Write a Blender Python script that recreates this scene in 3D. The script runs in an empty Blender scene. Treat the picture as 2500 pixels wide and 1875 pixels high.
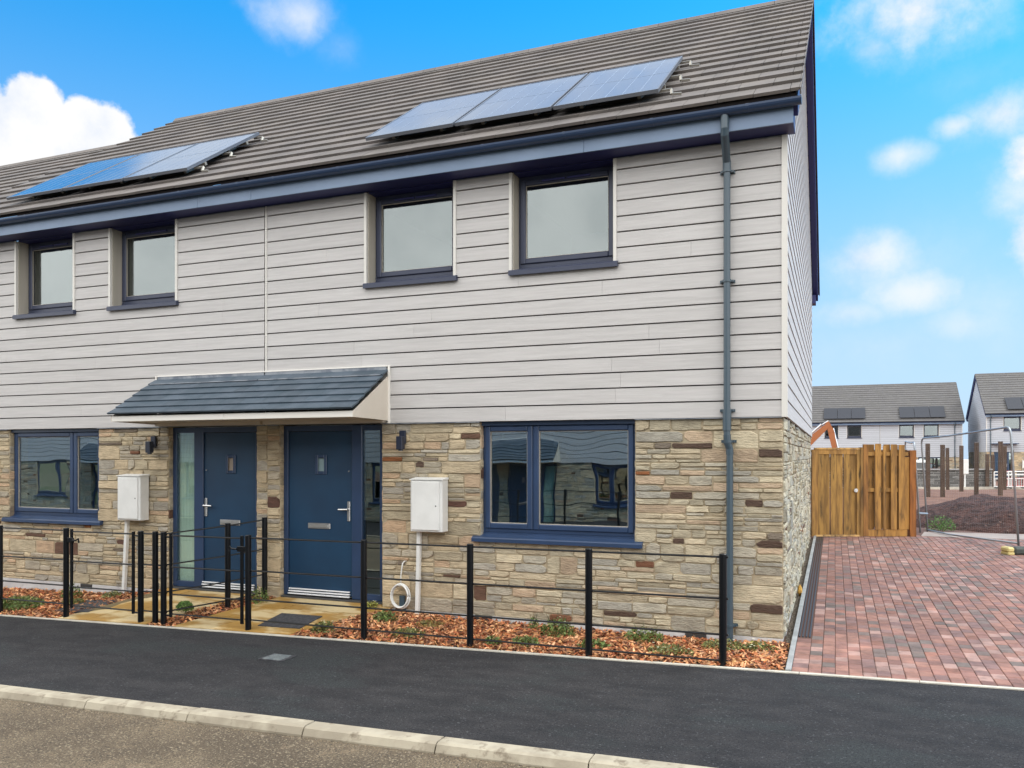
import bpy, math, random
from mathutils import Vector, Matrix
import numpy as np
R = math.radians
rnd = random.Random(11)
sc = bpy.context.scene
COL = sc.collection

# ------------------------------------------------------------------ camera, sky, sun, exposure
cam_d = bpy.data.cameras.new('camera'); cam = bpy.data.objects.new('camera', cam_d); COL.objects.link(cam)
CX, CY, CZ = 0.4751, -8.4757, 1.85
cam.location = (CX, CY, CZ); cam.rotation_euler = (R(90), 0, R(21.6525))
cam_d.sensor_width = 36; cam_d.lens = 28.583; cam_d.shift_y = 0.0698
cam_d.clip_start = 0.05; cam_d.clip_end = 2000
sc.camera = cam
sc.view_settings.view_transform = 'Standard'; sc.view_settings.look = 'None'
sc.view_settings.gamma = 1; sc.view_settings.exposure = 0.9
sc.cycles.max_bounces = 6; sc.cycles.diffuse_bounces = 3; sc.cycles.glossy_bounces = 3
sc.cycles.transparent_max_bounces = 8; sc.cycles.caustics_reflective = False; sc.cycles.caustics_refractive = False
sc.cycles.use_denoising = True

SUN_AZ, SUN_EL = 58.0, 50.0      # azimuth measured from +y towards +x
sun_d = bpy.data.lights.new('sun', 'SUN'); sun_d.energy = 1.15; sun_d.angle = R(14); sun_d.color = (1, 0.95, 0.87)
sun = bpy.data.objects.new('sun', sun_d); COL.objects.link(sun)
sdir = Vector((math.sin(R(SUN_AZ))*math.cos(R(SUN_EL)), math.cos(R(SUN_AZ))*math.cos(R(SUN_EL)), math.sin(R(SUN_EL))))
sun.rotation_euler = (-sdir).to_track_quat('-Z', 'Y').to_euler(); sun.location = sdir*60

class NT:
    """tiny node graph writer"""
    def __init__(s, tree): s.t = tree; tree.nodes.clear()
    def n(s, typ, **kw):
        nd = s.t.nodes.new(typ)
        for k, v in kw.items(): setattr(nd, k, v)
        return nd
    def put(s, sock, v):
        if v is None: return
        if hasattr(v, 'is_output'): s.t.links.new(v, sock)
        else: sock.default_value = v
    def math(s, op, a, b=None, c=None, clamp=False):
        nd = s.n('ShaderNodeMath', operation=op, use_clamp=clamp)
        s.put(nd.inputs[0], a); s.put(nd.inputs[1], b)
        if c is not None: s.put(nd.inputs[2], c)
        return nd.outputs[0]
    def mix(s, f, a, b, blend='MIX'):
        nd = s.n('ShaderNodeMix', data_type='RGBA', blend_type=blend)
        s.put(nd.inputs[0], f); s.put(nd.inputs[6], a); s.put(nd.inputs[7], b)
        return nd.outputs[2]
    def noise(s, vec, scale, detail=3, rough=0.55, dist=0.0):
        nd = s.n('ShaderNodeTexNoise'); s.put(nd.inputs['Vector'], vec); nd.inputs['Scale'].default_value = scale
        nd.inputs['Detail'].default_value = detail; nd.inputs['Roughness'].default_value = rough
        nd.inputs['Distortion'].default_value = dist
        return nd.outputs[0]
    def ramp(s, f, a, b, smooth=True):
        nd = s.n('ShaderNodeMapRange', clamp=True)
        if smooth: nd.interpolation_type = 'SMOOTHSTEP'
        s.put(nd.inputs[0], f); nd.inputs[1].default_value = a; nd.inputs[2].default_value = b
        return nd.outputs[0]
def c4(c, k=1.0): return (c[0]*k, c[1]*k, c[2]*k, 1)

world = bpy.data.worlds.new('World'); sc.world = world; world.use_nodes = True
W = NT(world.node_tree)
tc = W.n('ShaderNodeTexCoord').outputs['Generated']
sky = W.n('ShaderNodeTexSky', sky_type='NISHITA'); sky.sun_disc = False
sky.sun_elevation = R(SUN_EL); sky.sun_rotation = R(SUN_AZ); sky.air_density = 1.0; sky.dust_density = 0.6; sky.ozone_density = 2.5
sep = W.n('ShaderNodeSeparateXYZ'); W.put(sep.inputs[0], tc)
az = W.math('ARCTAN2', sep.outputs[0], sep.outputs[1])
el = W.math('ARCSINE', sep.outputs[2])
# saturated azure of the photograph: grade the physical sky a little
sat = W.n('ShaderNodeHueSaturation'); sat.inputs['Saturation'].default_value = 1.28; sat.inputs['Hue'].default_value = 0.478
W.put(sat.inputs['Color'], sky.outputs[0]); sat.inputs['Value'].default_value = 1.0
tint = W.mix(1.0, sat.outputs[0], W.mix(W.ramp(sep.outputs[2], 0.12, 0.46, False), (0.34, 0.74, 1.05, 1), (0.19, 1.10, 1.50, 1)), 'MULTIPLY')
n_big = W.noise(tc, 9.0, 12, 0.62)
n_fine = W.noise(tc, 26.0, 10, 0.62)
n_soft = W.noise(tc, 3.0, 4, 0.5)
wob = W.math('ADD', W.math('MULTIPLY', W.math('SUBTRACT', n_big, 0.5), 2.0), W.math('MULTIPLY', W.math('SUBTRACT', n_fine, 0.5), 0.9))
# azimuth, elevation, half width, half height (degrees), edge softness, strength
CLOUDS = [(-52.6, 18.0, 4.6, 3.4, .22, 1), (-49.8, 17.8, 3.4, 2.6, .22, 1), (-51.6, 19.6, 1.8, 1.4, .25, 1), (-47.4, 16.6, 2.6, 1.5, .3, 1),
          (-36.6, 27.6, 4.4, 2.0, .95, .75), (-33.5, 26.2, 2.4, 1.8, 1.1, .35),
          (4.6, 26.2, 6.0, 3.4, .7, 1), (9.5, 27.5, 4.0, 2.6, .7, .8), (2.5, 24.6, 2.6, 2.0, .8, .6),
          (3.9, 18.4, 2.4, 1.2, .9, .8), (9.6, 19.8, 3.6, 2.2, .9, .95), (11.0, 15.5, 3.4, 3.4, 1.0, .95), (2.2, 12.2, 4.6, 2.6, 1.1, .8), (7.0, 19.6, 1.8, .9, .7, .7), (11.6, 17.0, 2.8, 2.2, .5, 1), (11.6, 12.8, 2.4, 3.0, .5, 1),
          (2.0, 12.6, 3.8, 2.2, .8, .8), (4.4, 10.2, 3.6, 1.7, .8, .75), (1.0, 9.2, 3.4, 1.3, 1., .6), (7.5, 8.0, 3.6, 1.5, 1., .5),
          (4.0, 11.0, 7.5, 4.0, 1.8, .5), (9.0, 9.0, 4.5, 4.0, 1.5, .5), (8.0, 22.0, 4.5, 2.0, 1.6, .35), (11.8, 14.5, 3.4, 5.0, .9, .9), (6.0, 12.5, 7.0, 4.5, 2.2, .55), (5.0, 26.0, 7.5, 4.0, 1.1, .95), (3.0, 7.0, 9.0, 2.5, 2., .5),
          (-52.2, 19.9, 2.0, 2.3, .22, 1), (-48.9, 19.3, 2.6, 2.1, .22, 1), (-46.6, 17.4, 2.0, 1.5, .3, 1)]
mask = None
for (a, e, ra, re, soft, st) in CLOUDS:
    dx = W.math('MULTIPLY', W.math('SUBTRACT', az, R(a)), 1/R(ra))
    dy = W.math('MULTIPLY', W.math('SUBTRACT', el, R(e)), 1/R(re))
    d = W.math('SQRT', W.math('ADD', W.math('MULTIPLY', dx, dx), W.math('MULTIPLY', dy, dy)))
    v = W.math('ADD', W.math('SUBTRACT', 1.0, d), W.math('MULTIPLY', wob, 0.55 if soft < .4 else 0.82))
    m_ = W.math('MULTIPLY', W.ramp(v, 0.0, soft if soft < .4 else soft*1.55), st)
    mask = m_ if mask is None else W.math('MAXIMUM', mask, m_)
# the rest of the dome (overhead and behind the photographer) is mostly broken cloud
back = W.ramp(sep.outputs[1], 0.35, -0.25)
high = W.ramp(sep.outputs[2], 0.485, 0.525)
cover = W.math('MAXIMUM', W.math('MULTIPLY', back, 1.35), high)
v = W.math('ADD', W.math('MULTIPLY', cover, 0.66), W.math('MULTIPLY', W.math('SUBTRACT', n_soft, 0.5), 1.6))
v = W.math('ADD', v, W.math('MULTIPLY', W.math('SUBTRACT', n_big, 0.5), 0.9))
gm = W.math('MULTIPLY', W.math('MULTIPLY', W.ramp(v, 0.15, 0.62), W.ramp(cover, 0.02, 0.3)), W.math('ADD', 0.62, W.math('MULTIPLY', back, 0.38)))
mask = W.math('MAXIMUM', mask, gm)
# pale band of thin cloud towards the horizon
hor = W.math('MULTIPLY', W.ramp(sep.outputs[2], 0.52, -0.05), 0.92)
base = W.mix(hor, tint, (3.3, 4.15, 5.3, 1))
shade = W.ramp(W.math('ADD', W.math('MULTIPLY', n_big, 0.8), W.math('MULTIPLY', n_soft, 0.4)), 0.42, 0.68)
front = W.ramp(sep.outputs[1], 0.2, 0.5)
dim = W.mix(front, (12.2, 12.4, 12.4, 1), (3.8, 4.3, 5.2, 1))
cloudc = W.mix(shade, dim, W.mix(front, (15.0, 15.0, 14.8, 1), (5.45, 5.45, 5.45, 1)))
skyc = W.mix(mask, base, cloudc)
bg = W.n('ShaderNodeBackground'); W.put(bg.inputs[0], skyc); bg.inputs[1].default_value = 0.1
wo = W.n('ShaderNodeOutputWorld'); W.t.links.new(bg.outputs[0], wo.inputs[0])

# ------------------------------------------------------------------ materials
MATS = {}
def M(name, col, rough=0.6, metal=0.0, col2=None, ns=None, stretch=(1, 1, 1), nr=(0.35, 0.65), col3=None, ns3=None, nr3=(0.5, 0.7),
      bump=None, tint=False, spec=0.5, speck=None, coat=0.0, detail=4):
    m = bpy.data.materials.new(name); m.use_nodes = True; T = NT(m.node_tree)
    geo = T.n('ShaderNodeNewGeometry').outputs['Position']
    mp = T.n('ShaderNodeMapping'); T.put(mp.inputs[0], geo); mp.inputs['Scale'].default_value = stretch
    vec = mp.outputs[0]
    c = c4(col)
    if col2: c = T.mix(T.ramp(T.noise(vec, ns, detail), nr[0], nr[1]), c4(col), c4(col2))
    if col3: c = T.mix(T.ramp(T.noise(vec, ns3, 5, 0.6), nr3[0], nr3[1]), c, c4(col3))
    if speck:   # (scale, colour, lo, hi)
        c = T.mix(T.ramp(T.noise(geo, speck[0], 2, 0.5), speck[2], speck[3]), c, c4(speck[1]))
        if len(speck) > 4: c = T.mix(T.ramp(T.noise(geo, speck[4], 2, 0.5), speck[6], speck[7]), c, c4(speck[5]))
    if tint:
        at = T.n('ShaderNodeAttribute', attribute_name='tint')
        c = T.mix(1.0, c, at.outputs['Color'], 'MULTIPLY')
    b = T.n('ShaderNodeBsdfPrincipled'); T.put(b.inputs['Base Color'], c)
    b.inputs['Roughness'].default_value = rough; b.inputs['Metallic'].default_value = metal
    b.inputs['Specular IOR Level'].default_value = spec; b.inputs['Coat Weight'].default_value = coat
    if bump:   # (scale, strength, distance)
        bn = T.n('ShaderNodeBump'); T.put(bn.inputs['Height'], T.noise(vec, bump[0], 5, 0.6))
        bn.inputs['Strength'].default_value = bump[1]; bn.inputs['Distance'].default_value = bump[2]
        T.t.links.new(bn.outputs[0], b.inputs['Normal'])
    o = T.n('ShaderNodeOutputMaterial'); T.t.links.new(b.outputs[0], o.inputs[0])
    MATS[name] = m; return m
def glass_mat(name, refl, tintc, wav, rough=0.0):
    m = bpy.data.materials.new(name); m.use_nodes = True; T = NT(m.node_tree)
    geo = T.n('ShaderNodeNewGeometry').outputs['Position']
    tr = T.n('ShaderNodeBsdfTransparent'); tr.inputs[0].default_value = c4(tintc)
    gl = T.n('ShaderNodeBsdfGlossy'); gl.inputs['Roughness'].default_value = rough; gl.inputs[0].default_value = (0.86, 0.93, 0.93, 1)
    bn = T.n('ShaderNodeBump'); T.put(bn.inputs['Height'], T.noise(geo, 1.7, 1, 0.4)); bn.inputs['Strength'].default_value = wav; bn.inputs['Distance'].default_value = 0.02
    T.t.links.new(bn.outputs[0], gl.inputs['Normal'])
    lw = T.n('ShaderNodeFresnel'); bk_ = T.n('ShaderNodeNewGeometry').outputs['Backfacing']
    T.put(lw.inputs[0], T.math('SUBTRACT', 1.5, T.math('MULTIPLY', bk_, 0.8333)))
    f = T.math('ADD', T.math('MULTIPLY', lw.outputs[0], 1.0), refl, clamp=True)
    mx = T.n('ShaderNodeMixShader'); T.put(mx.inputs[0], f); T.t.links.new(tr.outputs[0], mx.inputs[1]); T.t.links.new(gl.outputs[0], mx.inputs[2])
    o = T.n('ShaderNodeOutputMaterial'); T.t.links.new(mx.outputs[0], o.inputs[0]); MATS[name] = m; return m

M('cladding', (0.515, 0.497, 0.488), 0.62, col2=(0.445, 0.430, 0.422), ns=1.0, stretch=(1.6, 1.6, 30), nr=(0.3, 0.75), bump=(6.0, 0.5, 0.005), tint=True,
  col3=(0.57, 0.56, 0.548), ns3=2.3, nr3=(0.55, 0.8))
M('membrane', (0.035, 0.028, 0.03), 0.9)
M('trim', (0.66, 0.64, 0.60), 0.55)
M('reveal_board', (0.46, 0.42, 0.36), 0.6, col2=(0.40, 0.37, 0.31), ns=1.0, stretch=(8, 8, .8))
M('stone', (1.46, 1.39, 1.27), 0.85, col2=(1.04, .98, 0.89), ns=6.0, nr=(0.35, 0.68), stretch=(1, 1, 3.2), tint=True, bump=(20, 1.0, 0.018),
  col3=(1.6, 1.5, 1.32), ns3=9.0, nr3=(0.55, 0.75), speck=(120, (0.85, 0.82, 0.78), 0.6, 0.75))
M('mortar', (0.45, 0.375, 0.26), 0.95, col2=(0.38, 0.31, 0.21), ns=6, bump=(90, 0.5, 0.004))
M('render', (0.58, 0.58, 0.58), 0.9, col2=(0.48, 0.47, 0.47), ns=3, bump=(60, 0.3, 0.003), col3=(0.30, 0.27, 0.25), ns3=6, nr3=(0.58, 0.75))
M('anthracite', (0.024, 0.050, 0.115), 0.33, spec=0.6, col2=(0.021, 0.044, 0.10), ns=3)
M('soffit', (0.022, 0.026, 0.12), 0.5)
M('fascia', (0.17, 0.24, 0.36), 0.45, col2=(0.145, 0.21, 0.32), ns=2)
M('gutter', (0.022, 0.045, 0.10), 0.3, spec=0.6)
M('door', (0.008, 0.043, 0.098), 0.42, col2=(0.0065, 0.034, 0.08), ns=2, bump=(70, 0.25, 0.002))
M('steel', (0.62, 0.62, 0.62), 0.3, 0.9)
M('white_strip', (0.75, 0.76, 0.78), 0.4)
M('white_plastic', (0.74, 0.74, 0.72), 0.45, col2=(0.68, 0.68, 0.66), ns=4)
M('dark_hole', (0.02, 0.02, 0.02), 0.6)
M('black_metal', (0.003, 0.004, 0.006), 0.30, spec=0.32)
M('lamp_black', (0.015, 0.02, 0.04), 0.4)
M('pipe', (0.045, 0.075, 0.10), 0.35, spec=0.6)
M('tile', (0.145, 0.127, 0.117), 0.85, col2=(0.112, 0.100, 0.094), ns=1.6, tint=True, bump=(50, 0.3, 0.003), col3=(0.175, 0.157, 0.143), ns3=7, nr3=(0.55, 0.75))
M('tile_dark', (0.075, 0.10, 0.13), 0.55, col2=(0.05, 0.075, 0.10), ns=5, tint=True, bump=(50, 0.35, 0.003))
M('cream', (0.66, 0.60, 0.52), 0.5, col2=(0.62, 0.56, 0.48), ns=3)
M('white_board', (0.80, 0.77, 0.72), 0.45)
M('lead', (0.26, 0.28, 0.31), 0.5, col2=(0.12, 0.14, 0.18), ns=5, nr=(.45, .65))
M('plaster', (0.30, 0.30, 0.27), 0.9)
M('curtain', (0.74, 0.82, 0.72), 0.9)
M('pv_frame', (0.20, 0.22, 0.26), 0.35, 0.6)
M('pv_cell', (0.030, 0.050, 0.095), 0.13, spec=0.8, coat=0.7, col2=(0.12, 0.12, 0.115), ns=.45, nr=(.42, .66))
M('pv_line', (0.22, 0.28, 0.38), 0.25)
M('alu', (0.36, 0.34, 0.30), 0.45, 0.7)
M('tarmac', (0.018, 0.018, 0.020), 0.9, spec=.3, col2=(0.036, 0.0345, 0.036), ns=4.2, nr=(.30, .72), stretch=(.75, 1.4, 1), speck=(55, (0.10, 0.10, 0.107), 0.56, 0.76, 110, (0.006, 0.006, 0.009), 0.52, 0.64),
  bump=(70, 1.0, 0.008), col3=(0.029, 0.033, 0.034), ns3=.9, nr3=(.50, .66), detail=9)
M('road', (0.150, 0.112, 0.070), 0.92, col2=(0.088, 0.064, 0.040), ns=1.6, nr=(.35, .65), speck=(60, (0.30, 0.245, 0.165), 0.54, 0.70, 95, (0.03, 0.024, 0.018), 0.52, 0.64),
  bump=(60, 0.9, 0.012), col3=(0.22, 0.16, 0.10), ns3=3.5, nr3=(.55, .75))
M('kerb', (0.40, 0.355, 0.27), 0.9, col2=(0.30, 0.26, 0.195), ns=5, col3=(0.19, 0.155, 0.11), ns3=9, nr3=(.54, .70), bump=(60, 0.5, 0.004))
M('edging', (0.55, 0.52, 0.44), 0.9, col2=(0.45, 0.42, 0.36), ns=5, bump=(60, 0.3, 0.003))
M('edging_grey', (0.33, 0.34, 0.34), 0.9, col2=(0.25, 0.26, 0.26), ns=5, bump=(60, 0.4, 0.003))
M('slab', (0.60, 0.47, 0.26), 0.5, col2=(0.36, 0.205, 0.05), ns=1.5, nr=(.42, .56), stretch=(1, 2.6, 1), tint=True, bump=(14, 0.5, 0.012))
M('sand_joint', (0.16, 0.12, 0.06), 0.95)
M('soil', (0.075, 0.045, 0.030), 0.95, col2=(0.12, 0.06, 0.035), ns=12, bump=(40, 1, 0.02))
M('mulch', (1.2, 0.98, 0.80), 0.8, tint=True, col2=(0.75, 0.56, 0.45), ns=9, nr=(.4,.62))
M('gravel', (0.30, 0.27, 0.24), 0.9, tint=True)
M('paver', (0.75, 0.72, 0.72), 0.8, tint=True, col2=(0.52, 0.50, 0.50), ns=11, nr=(.35, .7), bump=(40, 0.6, 0.006), col3=(1.0, .92, .9), ns3=2.2, nr3=(.5, .72))
M('paver_joint', (0.115, 0.062, 0.048), 0.95)
M('drain', (0.035, 0.045, 0.06), 0.4)
M('timber', (0.42, 0.235, 0.060), 0.75, tint=True, col2=(0.22, 0.12, 0.034), ns=1.4, stretch=(9, 9, 1.3), nr=(.35, .66), col3=(0.10, 0.06, 0.02), ns3=1.1, nr3=(.56, .68), bump=(8, .4, .004))
M('galv', (0.36, 0.39, 0.42), 0.42, 0.6)
M('rubber', (0.05, 0.06, 0.055), 0.85, col2=(0.08, 0.09, 0.08), ns=8)
M('yellow', (0.62, 0.52, 0.22), 0.6)
M('ochre', (0.62, 0.35, 0.06), 0.8, col2=(0.4, 0.22, 0.05), ns=20)
M('post_wood', (0.055, 0.036, 0.026), 0.85, tint=True, col2=(0.09, 0.06, 0.043), ns=1.5, stretch=(8, 8, 1))
M('red_earth', (0.20, 0.105, 0.070), 0.95, col2=(0.14, 0.068, 0.048), ns=1.2, col3=(0.27, 0.17, 0.12), ns3=5, nr3=(.55, .75), bump=(14, 1.0, 0.05))
M('mound', (0.088, 0.040, 0.032), 0.95, col2=(0.038, 0.018, 0.016), ns=4, nr=(.4, .6), stretch=(1, 1, 1.6), col3=(0.18, 0.10, 0.08), ns3=8, nr3=(.58, .75), bump=(9, 1.0, 0.16), speck=(30, (.34, .26, .22), .68, .75))
M('concrete', (0.36, 0.31, 0.28), 0.9, col2=(0.28, 0.235, 0.21), ns=2, bump=(50, .4, .004))
M('far_ground', (0.20, 0.18, 0.13), 0.95, col2=(0.10, 0.13, 0.06), ns=.05)
M('block_wall', (0.85, 0.85, 0.85), 0.9, tint=True, bump=(12, 0.5, 0.02))
M('orange', (0.36, 0.12, 0.04), 0.5)
M('digger_dark', (0.05, 0.05, 0.05), 0.5)
M('red_plastic', (0.50, 0.04, 0.03), 0.5)
M('leaf', (0.125, 0.14, 0.055), 0.6, tint=True)
M('flower', (0.7, 0.68, 0.5), 0.6)
M('cover_metal', (0.20, 0.22, 0.22), 0.6, 0.2, col2=(.12, .14, .15), ns=30)
M('dark_cover', (0.06, 0.06, 0.065), 0.9, col2=(0.03, .03, .035), ns=30, bump=(120, .7, .006))
M('frame_grey', (0.036, 0.044, 0.080), 0.4)
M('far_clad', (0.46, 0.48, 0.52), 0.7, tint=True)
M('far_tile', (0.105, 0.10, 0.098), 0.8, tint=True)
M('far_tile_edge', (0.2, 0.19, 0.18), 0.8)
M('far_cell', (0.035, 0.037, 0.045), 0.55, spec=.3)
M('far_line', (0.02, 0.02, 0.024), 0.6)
M('frost_warm', (0.40, 0.33, 0.27), 0.6)
M('frost_cool', (0.30, 0.42, 0.45), 0.6)
glass_mat('glass', 0.30, (0.90, 0.94, 0.93), 0.14)
glass_mat('glass_up', 0.11, (0.55, 0.58, 0.58), 0.02)
glass_mat('glass_side', 0.13, (0.90, 0.97, 0.95), 0.05)

# ------------------------------------------------------------------ mesh helpers
class MB:
    def __init__(s): s.v = []; s.f = []; s.t = []
    def add(s, vs, fs, tint=(1, 1, 1)):
        b = len(s.v); s.v += [tuple(p) for p in vs]
        for f in fs: s.f.append([b+i for i in f]); s.t.append(tint)
        return s
    def box(s, x0, y0, z0, x1, y1, z1, tint=(1, 1, 1)):
        if x0 > x1: x0, x1 = x1, x0
        if y0 > y1: y0, y1 = y1, y0
        if z0 > z1: z0, z1 = z1, z0
        return s.add([(x0, y0, z0), (x1, y0, z0), (x1, y1, z0), (x0, y1, z0), (x0, y0, z1), (x1, y0, z1), (x1, y1, z1), (x0, y1, z1)],
                     [(0, 3, 2, 1), (4, 5, 6, 7), (0, 1, 5, 4), (1, 2, 6, 5), (2, 3, 7, 6), (3, 0, 4, 7)], tint)
    def bbox(s, x0, y0, z0, x1, y1, z1, b=0.004, tint=(1, 1, 1)):
        """box with chamfered edges on all sides"""
        if x0 > x1: x0, x1 = x1, x0
        if y0 > y1: y0, y1 = y1, y0
        if z0 > z1: z0, z1 = z1, z0
        b = min(b, (x1-x0)*.45, (y1-y0)*.45, (z1-z0)*.45)
        X, Y, Z = (x0, x1), (y0, y1), (z0, z1); vs = []; idx = {}
        for i in (0, 1):
            for j in (0, 1):
                for k in (0, 1):
                    sx, sy, sz = (b if i == 0 else -b), (b if j == 0 else -b), (b if k == 0 else -b)
                    for ax, p in (('x', (X[i], Y[j]+sy, Z[k]+sz)), ('y', (X[i]+sx, Y[j], Z[k]+sz)), ('z', (X[i]+sx, Y[j]+sy, Z[k]))):
                        idx[(i, j, k, ax)] = len(vs); vs.append(p)
        g = lambda i, j, k, a: idx[(i, j, k, a)]
        fs = []
        for i in (0, 1):
            fs.append([g(i, 0, 0, 'x'), g(i, 1, 0, 'x'), g(i, 1, 1, 'x'), g(i, 0, 1, 'x')][::(1 if i else -1)])
            fs.append([g(0, i, 0, 'y'), g(1, i, 0, 'y'), g(1, i, 1, 'y'), g(0, i, 1, 'y')][::(-1 if i else 1)])
            fs.append([g(0, 0, i, 'z'), g(1, 0, i, 'z'), g(1, 1, i, 'z'), g(0, 1, i, 'z')][::(1 if i else -1)])
        for i in (0, 1):
            for j in (0, 1):
                fs.append([g(i, j, 0, 'x'), g(i, j, 1, 'x'), g(i, j, 1, 'y'), g(i, j, 0, 'y')])
                fs.append([g(i, 0, j, 'x'), g(i, 1, j, 'x'), g(i, 1, j, 'z'), g(i, 0, j, 'z')])
                fs.append([g(0, i, j, 'y'), g(1, i, j, 'y'), g(1, i, j, 'z'), g(0, i, j, 'z')])
        for i in (0, 1):
            for j in (0, 1):
                for k in (0, 1): fs.append([g(i, j, k, 'x'), g(i, j, k, 'y'), g(i, j, k, 'z')])
        return s.add(vs, fs, tint)
    def bar(s, p, q, r, n=8, tint=(1, 1, 1), r2=None, flat=None):
        p, q = Vector(p), Vector(q); d = (q-p).normalized(); r2 = r if r2 is None else r2
        u = d.orthogonal().normalized() if flat is None else Vector(flat).normalized(); w = d.cross(u).normalized(); u = w.cross(d)
        vs = []
        off = math.pi/4 if n == 4 else 0
        for k in range(n):
            a = 2*math.pi*k/n+off; o = u*math.cos(a)+w*math.sin(a)
            vs += [p+o*r, q+o*r2]
        fs = [[2*k, 2*((k+1) % n), 2*((k+1) % n)+1, 2*k+1] for k in range(n)] + [[2*k for k in range(n)][::-1], [2*k+1 for k in range(n)]]
        return s.add(vs, fs, tint)
    def tube(s, pts, r, n=8, tint=(1, 1, 1)):
        pts = [Vector(p) for p in pts]; vs = []; fs = []
        u = (pts[1]-pts[0]).orthogonal().normalized()
        for i, p in enumerate(pts):
            d = (pts[min(i+1, len(pts)-1)]-pts[max(i-1, 0)]).normalized()
            u = (u-d*u.dot(d)).normalized(); w = d.cross(u)
            for k in range(n):
                a = 2*math.pi*k/n; vs.append(p+(u*math.cos(a)+w*math.sin(a))*r)
        for i in range(len(pts)-1):
            for k in range(n): fs.append([i*n+k, i*n+(k+1) % n, (i+1)*n+(k+1) % n, (i+1)*n+k])
        fs += [list(range(n))[::-1], [(len(pts)-1)*n+k for k in range(n)]]
        return s.add(vs, fs, tint)
    def prism(s, poly, a0, a1, axis, tint=(1, 1, 1)):
        """poly in the two other axes, extruded along axis"""
        def P(a, p):
            return {'x': (a, p[0], p[1]), 'y': (p[0], a, p[1]), 'z': (p[0], p[1], a)}[axis]
        n = len(poly)
        return s.add([P(a0, p) for p in poly]+[P(a1, p) for p in poly],
                     [list(range(n))[::-1], [n+i for i in range(n)]]+[[i, (i+1) % n, n+(i+1) % n, n+i] for i in range(n)], tint)
BASE = {}
def obj(name, mb, mat, parent=None, label=None, smooth=False):
    base = BASE[parent.name] if parent is not None else Vector((0, 0, 0))
    me = bpy.data.meshes.new(name)
    v = np.array(mb.v, dtype=np.float64).reshape(-1, 3) - np.array(base)
    me.from_pydata(v.tolist(), [], mb.f); me.materials.append(MATS[mat])
    a = me.attributes.new('tint', 'FLOAT_COLOR', 'FACE')
    arr = np.ones((len(mb.f), 4), dtype=np.float32); arr[:, :3] = np.array(mb.t, dtype=np.float32); a.data.foreach_set('color', arr.ravel())
    me.validate(); me.update()
    if smooth: me.shade_smooth()
    o = bpy.data.objects.new(name, me); COL.objects.link(o)
    if parent is not None: o.parent = parent
    if label: o['label'] = label
    BASE[o.name] = base
    return o
def thing(name, label, cat, base, group=None):
    o = bpy.data.objects.new(name, None); COL.objects.link(o); o.location = base; o.empty_display_size = .2
    o['label'] = label; o['category'] = cat
    if group: o['group'] = group
    BASE[o.name] = Vector(base); return o
def single(name, mb, mat, label, cat, group=None, base=None, smooth=False):
    """a thing that is one mesh, origin at its base"""
    v = np.array(mb.v); base = Vector(base) if base else Vector(((v[:, 0].min()+v[:, 0].max())/2, (v[:, 1].min()+v[:, 1].max())/2, v[:, 2].min()))
    fake = bpy.data.objects.new('tmp', None); BASE['tmp_base'] = base
    mb.v = (v-np.array(base)).tolist(); o = obj(name, mb, mat, None, None, smooth); bpy.data.objects.remove(fake)
    o.location = base; o['label'] = label; o['category'] = cat
    if group: o['group'] = group
    BASE[o.name] = base; return o
def struct(name, mb, mat, label=None, kind='structure', smooth=False):
    o = obj(name, mb, mat, None, label, smooth); o['kind'] = kind; return o
def copy_tree(o, parent=None, loc=None, rotz=0, label=None, group=None):
    c = o.copy(); COL.objects.link(c)
    if parent is not None: c.parent = parent
    if loc is not None: c.location = loc; c.rotation_euler = (0, 0, rotz)
    if label: c['label'] = label
    if group: c['group'] = group
    for ch in list(o.children): copy_tree(ch, c)
    return c
def jit(k): return rnd.uniform(-k, k)
def shade(c, k=.08):
    f = 1+jit(k); return (c[0]*f, c[1]*f, c[2]*f)

# ------------------------------------------------------------------ ground levels
SL = 0.022
def lerp(t, a, b): return a+(b-a)*t
def pw(x, pts):
    if x <= pts[0][0]: return pts[0][1]
    for (a, za), (b, zb) in zip(pts, pts[1:]):
        if x <= b: return lerp((x-a)/(b-a), za, zb)
    return pts[-1][1]
ZW = [(-13, -.17), (-9, -.075), (-8.2, -.01), (-7.9, .05), (-4.6, .05), (-4.25, .0), (-2.4, -.035), (-1, -.04), (0, -.01), (.2, 0)]
def gz(x, y):
    s = min(max((y+1.18)/1.18, 0), 1); return lerp(s, SL*x, pw(x, ZW))
def drive_z(x, y):
    s = min(max((y+1.18)/10.3, 0), 1); return lerp(s, SL*x, 0.21)
def earth_z(x, y):
    z = 0.2 + 0.10*min(max((y-12)/14, 0), 1)
    z = lerp(min(max((y-34)/12, 0), 1), z, -.14)
    far = lerp(min(max((x-9.5)/3, 0), 1), -.5, -.1)
    return lerp(min(max((y-50)/12, 0), 1), z, far)

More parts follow.
